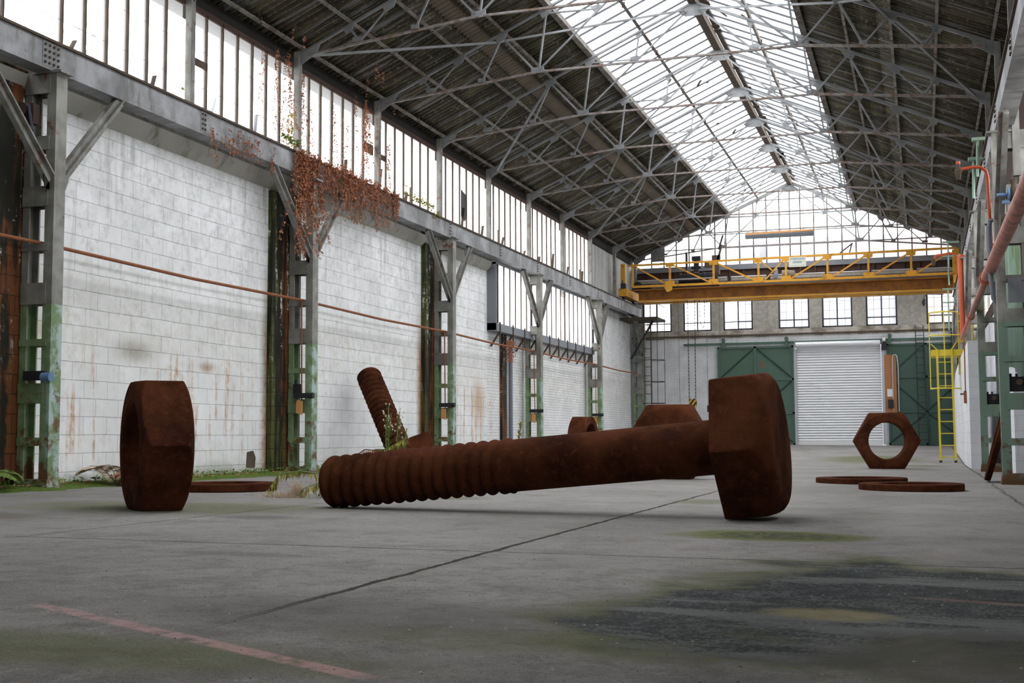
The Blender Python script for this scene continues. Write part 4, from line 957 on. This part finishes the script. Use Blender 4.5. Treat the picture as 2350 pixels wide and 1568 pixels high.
# ================================================================= GIANT RUSTY HARDWARE
def frame_of(a, roll=0.):
    a = Vector(a).normalized(); s = a.cross(Vector((0, 0, 1))).normalized(); u = s.cross(a).normalized()
    if u.z < 0: u = -u
    return a, s, u
def hexbody(AF, t, ch0, ch1, rc, slope, bore=None, n=288, p=170, plain=False):
    """surface rings (axial, radius(theta)) of a hexagonal body, both ends optionally chamfered"""
    R = AF/2
    def rh(th):
        return (sum(max(0., math.cos(th-(k*PI/3+PI/6)))**p for k in range(6))/R**p)**(-1/p)
    ths = [2*PI*i/n for i in range(n)]; RH = [rh(a) for a in ths]
    def smin(a, b, k=.006):
        h = max(0., min(1., .5+.5*(b-a)/k)); return b*(1-h)+a*h-k*h*(1-h)
    rings = []
    def outer(x):
        out = []
        for r in RH:
            v = r
            if ch0: v = smin(v, rc+x*slope)
            if ch1: v = smin(v, rc+(t-x)*slope)
            out.append(v-.010*max(0, 1-min(x, t-x)/.012)**2)
        return out
    o0 = outer(0); o1 = outer(t)
    if bore: inn = [bore+.02]*n
    else: inn = [.0001]*n
    for f in ((0, .25, .5, .75, .92) if not bore else (0, .3, .6, .85)): rings.append((0, [i+(o-i)*f for i, o in zip(inn, o0)]))
    xs = [0, .006, .014, .026, .04, .055, .07, .085, .10, .12]; xs = [x for x in xs if x < t/2]; xs = xs+[t/2]+[t-x for x in xs[::-1]]
    for x in xs: rings.append((x, outer(x)))
    for f in ((.92, .75, .5, .25, 0) if not bore else (.85, .6, .3, 0)): rings.append((t, [i+(o-i)*f for i, o in zip(inn, o1)]))
    if bore:
        for x in (t-.02, t-.06, t/2, .06, .02): rings.append((x, [bore]*n))
        rings.append(rings[0])
    return ths, rings
def place_rings(mb, P, a, s, u, ths, rings, roll=0):
    b = len(mb.v); n = len(ths); P = Vector(P)
    for x, rr in rings:
        for th, r in zip(ths, rr): mb.v.append(tuple(P+a*x+s*(r*math.cos(th+roll))+u*(r*math.sin(th+roll))))
    for j in range(len(rings)-1):
        for i in range(n): k = (i+1) % n; mb.f.append((b+j*n+i, b+j*n+k, b+(j+1)*n+k, b+(j+1)*n+i))
def hex_thing(name, P, a, AF, t, label, cat, bore=None, group=None, ch=(1, 1), rc=.47, slope=1.15, roll=0, s=None, u=None, parent=None):
    a_, s_, u_ = frame_of(a)
    if s is not None: s_, u_ = Vector(s).normalized(), Vector(u).normalized()
    ths, rings = hexbody(AF, t, ch[0], ch[1], rc, slope, bore)
    mb = MB(); place_rings(mb, P, a_, s_, u_, ths, rings, roll)
    o = mb.build(name, M_corten, parent, smooth=38)
    if label: tag(o, label, cat, group)
    return o
def thread_shank(mb, P, d, r, L, thr0, pitch, depth, n=72, tip=.05):
    # from P along d; plain until thr0 then helical rounded thread to L
    d, s_, u_ = frame_of(d); b = len(mb.v); P = Vector(P)
    xs = [0, thr0*.25, thr0*.5, thr0*.75, thr0-.02] if thr0 > .05 else [0]
    x = thr0
    while x < L: xs.append(x); x += pitch/10
    xs.append(L); rings = 0
    for x in xs:
        for i in range(n):
            th = 2*PI*i/n; rr = r
            if x >= thr0:
                ph = (x-thr0)/pitch-th/(2*PI); k = min(1, (x-thr0)/(pitch*1.0)); c = abs(math.cos(PI*ph))
                rr = r+depth*.35-depth*k*(1-c**.75)
            if x > L-tip: rr = min(rr, r*.99-(1-((L-x)/tip))**2*tip*.9)
            mb.v.append(tuple(P+d*x+(s_*math.cos(th)+u_*math.sin(th))*rr))
        rings += 1
    for j in range(rings-1):
        for i in range(n): k = (i+1) % n; mb.f.append((b+j*n+i, b+j*n+k, b+(j+1)*n+k, b+(j+1)*n+i))
    e = b+(rings-1)*n; mb.v.append(tuple(P+d*(L+.0))); c = len(mb.v)-1
    for i in range(n): mb.f.append((e+i, e+(i+1) % n, c))
# the big bolt in front
Pc = Vector((-1.4074, 9.2991, .8986)); ab = Vector((math.cos(-.0375)*math.cos(.0891), math.sin(-.0375)*math.cos(.0891), math.sin(.0891)))
bolt = empty('giant_bolt', (-3., 9.35, .39), 'giant rusty bolt lying aslant in the foreground, threaded end on the floor', 'bolt')
hex_thing('bolt_head', Pc, ab, 1.0118, .4228, None, None, ch=(0, 1), roll=-.0736, parent=bolt, rc=.455)
mb = MB(); thread_shank(mb, Pc+ab*.02, -ab, .2046, 3.34, 1.70, .102, .040); mb.build('threaded_shank', M_corten, bolt, smooth=80)
# standing nut at the left
az = .785
def std_nut(cx, cy, az, label, AF=1.02, t=.40, bore=.34, **kw):
    a = Vector((math.cos(az), math.sin(az), 0)); P = Vector((cx, cy, zf(cx, cy)+AF/2-.004))-a*t/2
    return hex_thing('giant_nut', P, a, AF, t, label, 'nut', bore, 'giant nuts standing on a flat side', rc=kw.get('rc', .50), slope=1.7)
std_nut(-5.86, 8.66, az, 'giant rusty nut standing at the left, its bore facing away left')
std_nut(-.66, 24.36, 1.72, 'giant rusty nut standing at the right, seen through its hole', AF=1.045, t=.38, rc=.50)
std_nut(-7.42, 27.8, -.10, 'giant rusty nut half hidden behind the bolt shank')
# bolt behind, head towards the camera
bb = empty('giant_bolt', (-3.35, 17.5, .39), 'giant rusty bolt behind the foreground shank, flat head facing the camera', 'bolt')
Pb = Vector((-3.35, 17.0, zf(-3.35, 17.)+.515)); ad = Vector((0, 1, 0))
hex_thing('bolt_head', Pb, ad, 1.03, .42, None, None, ch=(1, 0), parent=bb, rc=.475)
dn = Vector((-.10, 1, -.088)).normalized(); mb = MB(); thread_shank(mb, Pb+ad*.38, dn, .2046, 3.3, 1.7, .105, .040); mb.build('threaded_shank', M_corten, bb, smooth=80)
# flat rings
def ring(name, C, nrm, R, r, t, label, group):
    a, s, u = frame_of(nrm) if abs(Vector(nrm).normalized().z) < .99 else (Vector((0, 0, 1)), Vector((1, 0, 0)), Vector((0, 1, 0)))
    n = 96; ths = [2*PI*i/n for i in range(n)]; e = .008
    prof = [(0, r+e), (0, R-e), (e, R), (t-e, R), (t, R-e), (t, r+e), (t-e, r), (e, r), (0, r+e)]
    mb = MB(); place_rings(mb, C, a, s, u, ths, [(x, [q]*n) for x, q in prof]); return tag(mb.build(name, M_corten, smooth=40), label, 'washer', group)
G_ = 'giant rusty washers'
ring('giant_washer', (-.15, 14.92, zf(-.15, 14.9)), (0, 0, 1), .575, .37, .075, 'giant rusty washer flat on the floor, nearer of the right pair', G_)
ring('giant_washer', (-.78, 16.85, zf(-.78, 16.8)), (0, 0, 1), .575, .37, .07, 'giant rusty washer flat on the floor, farther of the right pair', G_)
ring('giant_washer', (-7.12, 11.75, zf(-7.1, 11.7)), (0, 0, 1), .575, .37, .08, 'giant rusty washer flat behind the left standing nut', G_)
tl = math.radians(15)
ring('giant_washer', Vector((.83, 17.95, zf(.83, 17.95)+.008))+Vector((math.sin(tl), 0, math.cos(tl)))*.575, (-math.cos(tl), .02, math.sin(tl)), .575, .37, .075, 'giant rusty washer leaning on edge against the right column', G_)
# nut lying flat with the threaded rod standing in it
nz = zf(-7.8, 18.4)
hex_thing('giant_nut', (-7.86, 18.4, nz-.002), (0, 0, 1), 1.02, .37, 'giant rusty nut lying flat around the foot of the leaning rod', 'nut', .34, None, s=(1, 0, 0), u=(0, 1, 0), roll=.1)
rod = MB(); p0 = Vector((-7.80, 18.30, nz+.13)); p1 = Vector((-8.98, 19.45, 2.06)); thread_shank(rod, p0, p1-p0, .195, (p1-p0).length, 0., .118, .050)
tag(rod.build('threaded_rod', M_corten, smooth=80), 'giant rusty threaded rod leaning on the white wall', 'threaded rod')
av = Vector((.75, .35, .28)).normalized()
hex_thing('giant_nut', (-8.20, 19.45, nz+.26), av, .56, .42, 'blunt rusty hexagonal block just right of the leaning rod', 'nut', None, None, rc=.40)
# ================================================================= PLANTS
def leaf(mb, p, d, L, W, fold=.3, droop=.0):
    p = Vector(p); d = Vector(d).normalized(); x = d.cross(Vector((random.uniform(-.3, .3), random.uniform(-.3, .3), 1)))
    if x.length < .05: x = d.orthogonal()
    x.normalize(); n = x.cross(d)
    a = p; b = p+d*L*.45+x*W/2+n*W*fold; c = p+d*L+Vector((0, 0, -droop*L)); e = p+d*L*.45-x*W/2+n*W*fold; m = p+d*L*.5
    mb.add([a, b, c, e, m], [(0, 1, 4), (1, 2, 4), (0, 4, 3), (4, 2, 3)])
def rd(s=1.): return Vector((random.gauss(0, s), random.gauss(0, s), random.gauss(0, s)))
def vine(name, label, strands, m_leaf=M_dead, size=.045, group='dried creeper hanging in the hall'):
    r = empty(name, strands[0][:3], label, 'vine', group)
    ms = MB(); ml = MB()
    for (x, y, z, L, dens) in strands:
        pts = [Vector((x, y, z))]; n = max(2, int(L/.08)); dx = 0; dy = random.gauss(0, .008)
        for i in range(n):
            dx += random.gauss(0, .006); dy += random.gauss(0, .008)
            q = pts[-1]+Vector((dx*.4 if pts[-1].x+dx*.4 > x-.02 else .0, dy*.5, -L/n)); pts.append(q)
        ms.tube(pts, .0022, 3, cap=False)
        for i in range(int(L*dens)):
            t = random.random()*(len(pts)-1); k = int(t); p = pts[k].lerp(pts[k+1], t-k)
            s_ = size*random.uniform(.5, 1.25)
            leaf(ml, p+Vector((random.uniform(0, .02), random.gauss(0, .012), 0)), Vector((random.uniform(-.1, .9), random.gauss(0, .6), random.uniform(-1.2, -.1))), s_, s_*.75, .35)
    ms.build('stems', M_stem, r); o = ml.build('leaves', m_leaf, r); o['kind'] = 'stuff'
    return r
random.seed(11)
st = []
for i in range(190):
    y = random.uniform(16.42, 20.3); f = (y-16.4)/3.9
    hang = random.uniform(.25, .5)+(random.random()**3)*.55+(.5*random.random() if y < 17.3 else 0)
    if y > 19.4: hang *= .75
    st.append((-8.84+random.uniform(0, .06), y, 5.34+random.uniform(-.04, .05), hang, 46))
vine('dried_vine', 'thick rust-coloured curtain of dried creeper over the left girder', st)
st = [(-8.84, random.uniform(16.45, 17.35), 5.3, random.uniform(.8, 1.7), 55) for i in range(26)]
vine('dried_vine', 'long creeper strands dangling over the second left column', st)
st = [(-8.84+random.uniform(0, .03), y, random.uniform(5.0, 5.22), random.uniform(.1, .45), 50) for y in [random.uniform(14.15, 15.9) for _ in range(26)]]
vine('dried_vine', 'sparse creeper tuft on the girder left of the thick curtain', st)
def wstr(lb, specs):
    st = []
    for y, z, L, k, dn in specs:
        for _ in range(k): st.append((-9.12+random.uniform(0, .03), y+random.gauss(0, .035), z-random.uniform(0, .2), L*random.uniform(.6, 1.), dn))
    vine('dried_vine', lb, st, size=.04)
wstr('creeper strands on the pane bars left of the second post', [(16.0, 6.8, 1.2, 3, 25), (16.35, 6.9, 1.3, 4, 35), (16.72, 6.95, 1.7, 6, 60), (16.9, 6.5, 1.1, 2, 25)])
wstr('creeper strands wound round the second wall post', [(17.2, 6.75, 1.5, 7, 40), (17.5, 6.3, 1.0, 3, 25)])
wstr('light creeper strands on the middle panes behind the curtain', [(18.3, 6.6, 1.2, 4, 30), (18.75, 6.4, .9, 3, 35), (19.1, 6.9, 1.2, 3, 30)])
wstr('dense brown creeper rope beside the third wall post', [(19.55, 6.9, 1.6, 7, 75), (19.75, 6.8, 1.0, 3, 30), (20.1, 6.7, 1.4, 6, 50), (20.45, 6.5, 1.2, 5, 45)])
st = [(CX-4.9+random.uniform(-.2, .5), y, 7.1+random.uniform(-.05, .15), random.uniform(.1, .45), 40) for y in [16.2, 16.4, 18.6, 18.7, 18.8, 19.2, 19.6, 20.4]]
vine('dried_vine', 'few creeper wisps dangling from the roof edge', st)
def outside(lb, y0, y1, z0, z1, n, m):
    r = empty('outdoor_foliage', (-9.7, (y0+y1)/2, z0), lb, 'foliage', 'foliage outside the clerestory panes'); ml = MB(); a = random.uniform(-.2, .2)
    for i in range(n):
        t = random.random(); leaf(ml, (-9.75+random.gauss(0, .12), y0+(y1-y0)*(.5+a*t+random.gauss(0, .2*(1.2-t))), z0+(z1-z0)*t), rd(), .10, .08)
    ml.build('leaves', m, r); MB().tube([(-9.75, (y0+y1)/2, 4.6), (-9.75, (y0+y1)/2+a*(y1-y0), z1)], .012, 5).build('stem', M_gstem, r)
outside('faint yellow-green foliage behind the fourth pane from the left', 12.4, 13.0, 5.0, 6.1, 130, M_leafy)
outside('faint green sprigs outside beside the second roof post', 14.2, 14.5, 5.0, 5.7, 60, M_leaf)
outside('pale green foliage outside just right of the vine-covered post', 17.5, 18.3, 5.0, 6.2, 220, M_leafy)
outside('yellow autumn foliage outside at the top left corner', 10.3, 11.0, 5.2, 6.6, 200, leafm('yellow_autumn_leaves', (.50, .26, .05), (.75, .50, .15)))
outside('faint yellow foliage outside right of the trailing plant', 22.0, 22.9, 5.1, 6.0, 90, M_leafy)
# green trailing plant on the girder and green ivy leaves
r = empty('trailing_plant', (-8.9, 21.6, 5.36), 'small green plant growing along the girder top', 'plant'); ml = MB()
for i in range(240):
    y = random.uniform(20.9, 22.5); leaf(ml, (-8.86+random.uniform(-.05, .05), y, 5.35-(.14*random.random() if y > 22.1 else -.10*random.random())), (random.uniform(.0, 1), random.gauss(0, .7), random.uniform(-.6, .7)), .06, .035)
ml.build('leaves', M_leafy, r)
r = empty('ivy_sprig', (-8.95, 16.3, 5.36), 'bright green ivy sprig on the girder by the second post', 'plant'); ml = MB()
for i in range(26): leaf(ml, (-8.9, random.uniform(16.1, 16.7), 5.37+random.random()*.07), (random.random(), random.gauss(0, .6), random.uniform(-.2, .6)), .09, .07)
ml.build('leaves', M_leaf, r)
r = empty('dried_tuft', (-9.15, 27.5, 3.3), 'red-brown dried tuft under the projecting window', 'plant'); ml = MB()
for i in range(420): p = Vector((-9.1+random.gauss(0, .05), 27.55+random.gauss(0, .10), 3.25-random.random()**1.3*.5)); leaf(ml, p, (random.gauss(0, .5), random.gauss(0, .5), -1), .06, .02)
ml.build('leaves', M_dead, r)
tag(MB().tube([(-9.22, 27.95, .45), (-9.22, 27.95, 3.25)], .05, 12).build('drain_pipe', M_bluegrey), 'dark grey drainpipe beneath the dried tuft', 'pipe')
# low plants
def fern(base, n, L, m_l, m_s, label, az0=0, az1=6.28, w_=.15, name='fern', rise=1.25):
    r = empty(name, base, label, 'fern' if name == 'fern' else 'plant'); b = Vector(base)
    for i in range(n):
        a = az0+(az1-az0)*(i+.5)/n+random.gauss(0, .1); l = L*random.uniform(.7, 1.1); pts = []
        for k in range(9):
            t = k/8; pts.append(b+Vector((math.cos(a)*l*t*.8, math.sin(a)*l*t*.8, l*(rise*t-.75*rise*t*t*1.15))))
        st_ = MB().tube(pts, [.006*(1-.8*k/8) for k in range(9)], 4).build('frond_stem', m_s, r)
        ml = MB()
        for k in range(1, 36):
            t = k/36*8; j = min(7, int(t)); p = pts[j].lerp(pts[j+1], t-j); d = (pts[j+1]-pts[j]).normalized(); sd = d.cross(Vector((0, 0, 1))).normalized()
            ww = w_*l/.5*math.sin(PI*(.12+.86*k/36))**.8
            for s_ in (-1, 1): leaf(ml, p, sd*s_+d*.35+Vector((0, 0, -.25)), ww, ww*.28, .05)
        ml.build('leaflets', m_l, st_)
    return r
gz = .44
fern((-8.72, 12.15, gz), 5, .62, M_pale, M_stem, 'bleached fern by the wall left of the standing nut', .3, 3.6)
fern((-8.45, 12.35, gz), 5, .60, M_pale, M_stem, 'bleached fern partly behind the standing nut', -.6, 2.4)
fern((-8.62, 12.3, gz+.02), 6, .45, M_dead, M_stem, 'red-brown fern tuft between the two bleached ferns')
fern((-8.38, 12.6, gz), 3, .30, M_leaf, M_gstem, 'green fern tuft just behind the standing nut')
fern((-9.1, 10.35, gz), 8, .62, M_leaf, M_gstem, 'green fern at the left edge before the stained pier')
# arching weeds by the bolt tip
def branch(base, pts, m_l, m_s, label, L=.09, W=.024, n=70, droop=True, name='arching_weed', cat='plant'):
    r = empty(name, base, label, cat)
    pp = [Vector(p) for p in pts]; fine = []
    for i in range(len(pp)-1):
        for k in range(4): fine.append(pp[i].lerp(pp[i+1], k/4))
    fine.append(pp[-1]); MB().tube(fine, .005, 5).build('stem', m_s, r); ml = MB()
    for i in range(n):
        t = (.08+.92*i/n)*(len(fine)-1); k = min(len(fine)-2, int(t)); p = fine[k].lerp(fine[k+1], t-k)
        leaf(ml, p, Vector((random.gauss(0, .35), random.gauss(0, .35), -1 if droop else random.uniform(.1, 1))), L*random.uniform(.6, 1.2), W, .2)
    ml.build('leaves', m_l, r)
zb = zf(-5, 10.8)
branch((-5.0, 11.2, zb), [(-5.0, 11.2, zb), (-5.18, 11.0, .56), (-5.40, 10.85, .62), (-5.7, 10.8, .66), (-5.92, 10.8, .63), (-6.02, 10.8, .50), (-6.03, 10.8, .44)], M_leafy, M_gstem, 'long green weed arching left from the bolt tip', n=100)
branch((-5.05, 11.1, zb), [(-5.05, 11.1, zb), (-5.2, 10.9, .60), (-5.42, 10.75, .57), (-5.6, 10.7, .50), (-5.68, 10.7, .43)], M_leafy, M_gstem, 'shorter yellow-green weed drooping below the long one', n=60, L=.11)
branch((-5.35, 11.6, zb), [(-5.62, 11.6, zb), (-5.55, 11.5, .62), (-5.42, 11.4, .78), (-5.25, 11.3, .86), (-5.12, 11.3, .85), (-5.05, 11.3, .79)], M_dead, M_stem, 'dead reddish frond curving over the bolt tip', n=90, L=.06, W=.012)
branch((-5.15, 10.9, zb), [(-5.1, 10.9, .62), (-5.25, 10.85, .60), (-5.38, 10.8, .56), (-5.48, 10.8, .50)], M_dead, M_stem, 'brown withered leaves hanging behind the bolt tip', n=60, L=.09, W=.02)
r = empty('straw_tuft', (-5.72, 10.7, zb), 'dry straw tuft on the floor left of the bolt tip', 'grass'); ml = MB()
for i in range(260):
    p = Vector((-5.78+random.gauss(0, .11), 10.7+random.gauss(0, .06), zb)); q = p+Vector((random.gauss(0, .06), random.gauss(0, .05), random.uniform(.01, .07))); ml.bar(p, q, .0025, .0025)
for i in range(80):
    p = Vector((-5.66+random.gauss(0, .02), 10.7, zb+random.random()*.04)); q = p+Vector((random.gauss(-.03, .05), random.gauss(0, .03), random.uniform(.06, .14))); ml.bar(p, q, .003, .003)
ml.build('straw', M_pale, r)['kind'] = 'stuff'
r = empty('low_weed', (-5.35, 10.9, zb), 'low bright green weed at the foot of the bolt tip', 'plant'); ml = MB()
for i in range(120): leaf(ml, (-5.36+random.gauss(0, .07), 10.85+random.gauss(0, .04), zb+random.random()*.03), (random.gauss(0, 1), random.gauss(0, .5), random.uniform(.1, .8)), .05, .022)
ml.build('leaves', M_leaf, r)
# tall weeds with cream seed heads before the leaning rod
zb2 = zf(-6, 14.)
for j, (x, y, h, lb) in enumerate(((-6.16, 13.9, .95, 'tallest weed with cream seed heads before the leaning rod'), (-6.06, 14.0, .88, 'second tall seeding weed, right of the tallest'), (-5.97, 14.0, .68, 'shorter seeding weed at the foot of the rod'), (-6.22, 14.1, .86, 'thin seeding weed at the left of the cluster'))):
    r = empty('seeding_weed', (x, y, zb2), lb, 'weed', 'tall seeding weeds')
    pts = [Vector((x+.02*math.sin(k), y, zb2+h*k/8)) for k in range(9)]; MB().tube(pts, .005, 5).build('stem', M_gstem, r)
    ml = MB(); mf = MB()
    for i in range(90):
        z = random.random()**.8*h*.85; leaf(ml, (x+random.gauss(0, .012), y, zb2+z), (random.gauss(0, 1), random.gauss(0, 1), random.uniform(.2, 1.2)), .05, .012)
    for i in range(11):
        p = Vector((x+random.gauss(0, .045), y+random.gauss(0, .04), zb2+h*random.uniform(.72, 1.03))); mf.bar(p, p+Vector((0, 0, .020)), .012, .012); ml.bar(p, (x, y, p.z-.07), .002, .002)
    ml.build('leaves', M_leaf, r); mf.build('seed_heads', M_flower, r)
branch((-6.5, 14.3, zb2), [(-6.7, 14.3, zb2), (-6.6, 14.2, .70), (-6.45, 14.0, .79), (-6.2, 14.0, .85), (-6.02, 13.9, .92), (-5.9, 13.9, .98)], M_leafy, M_gstem, 'leaning yellow-green branch below the rod', n=130, L=.10)
branch((-7.2, 25.0, zf(-7, 25)), [(-8.7, 27., .44), (-8.68, 26.9, .9), (-8.64, 26.9, 1.3)], M_leafy, M_gstem, 'yellow-leaved sapling by the drainpipe', n=80, L=.11, W=.05, droop=False)
# moss strip and leaf litter by the left wall
mb = MB(); N = 90; prof = []
for i in range(N+1):
    y = 6.5+18*i/N; w_ = .12+.10*math.sin(i*.9)+.08*math.sin(i*2.3)+(.22 if y < 13.5 else .05); prof.append((y, w_))
for y, w_ in prof:
    for t, hz in ((0, .05), (.35, .035), (.7, .02), (1, -.006)): mb.v.append((-9.22+(w_+.18)*t, y, zf(-9, y)+hz+random.uniform(0, .008)*(t < 1)))
for i in range(N):
    for k in range(3): a = i*4+k; mb.f.append((a, a+1, a+5, a+4))
o = mb.build('moss_strip', M_moss); tag(o, 'bright green moss strip along the foot of the left wall', 'moss', kind='stuff')
ml = MB()
for i in range(500):
    y = random.uniform(7, 24); x = -9.1+abs(random.gauss(0, .22)); leaf(ml, (x, y, zf(x, y)+.045), (random.gauss(0, 1), random.gauss(0, 1), .12), random.uniform(.03, .07), .03, .2)
tag(ml.build('leaf_litter', M_dead), 'scattered dead leaves on the moss by the left wall', 'leaves', kind='stuff')
ml = MB()
for i in range(700):
    y = random.uniform(9.6, 20); x = -9.24+abs(random.gauss(0, .10)); leaf(ml, (x, y, zf(x, y)+.03+random.random()*.06), (random.gauss(0, 1), random.gauss(0, 1), random.uniform(.2, 1)), random.uniform(.03, .06), .03, .2)
tag(ml.build('low_wall_weeds', M_leaf), 'low green weeds growing along the base of the block wall', 'weeds', kind='stuff')
# grit and crumbs on the floor
mb = MB(); rnd = random.Random(4)
for i in range(420):
    y = rnd.uniform(3.0, 14) if i % 3 else rnd.uniform(2.6, 6); x = rnd.uniform(-y*.75, y*.08+.3); s_ = rnd.uniform(.002, .007); z = zf(x, y)
    a = rnd.random()*6; c_, sn = math.cos(a)*s_, math.sin(a)*s_
    mb.add([(x+c_, y+sn, z), (x-sn, y+c_, z), (x-c_*1.3, y-sn, z), (x+sn, y-c_*.8, z), (x, y, z+s_*.7)], [(0, 1, 4), (1, 2, 4), (2, 3, 4), (3, 0, 4)])
tag(mb.build('floor_grit', M_stone), 'small pale crumbs of concrete scattered over the floor', 'grit', kind='stuff')
mb = MB()
for i in range(500):
    y = rnd.uniform(2.6, 13); x = rnd.uniform(-y*.75, y*.08+.3); s_ = rnd.uniform(.001, .005); z = zf(x, y)
    a = rnd.random()*6; c_, sn = math.cos(a)*s_, math.sin(a)*s_
    mb.add([(x+c_, y+sn, z), (x-sn, y+c_, z), (x-c_*1.3, y-sn, z), (x+sn, y-c_*.8, z), (x, y, z+s_*.7)], [(0, 1, 4), (1, 2, 4), (2, 3, 4), (3, 0, 4)])
tag(mb.build('dark_grit', M_dark), 'dark grit and fragments scattered over the floor', 'grit', kind='stuff')
# ================================================================= OUTSIDE
mb = MB(); mb.box(-8., -.9, 58, 60, 0, 10.05); mb.box(-.9, 2, 57, 60, 0, 9.7); tag(mb.build('neighbouring_building', mat('pale_lavender_cladding', lambda: ((lambda x, y, z, v: (mix(step(x, -1.2, -.6), mix(noise(vec(x*3, y, z*.8), 1, 4), (.15, .155, .19), (.21, .215, .25)), (.22, .16, .15)),))(*P3())), rough=.9)), 'pale grey building seen through the gable glass', 'building')
mb = MB(); mb.box(-40, 30, 42, 58, -.2, -.1); mb.box(-40, -9.8, -30, 42, -.2, -.1); tag(mb.build('outdoor_ground', M_stone), kind='structure')
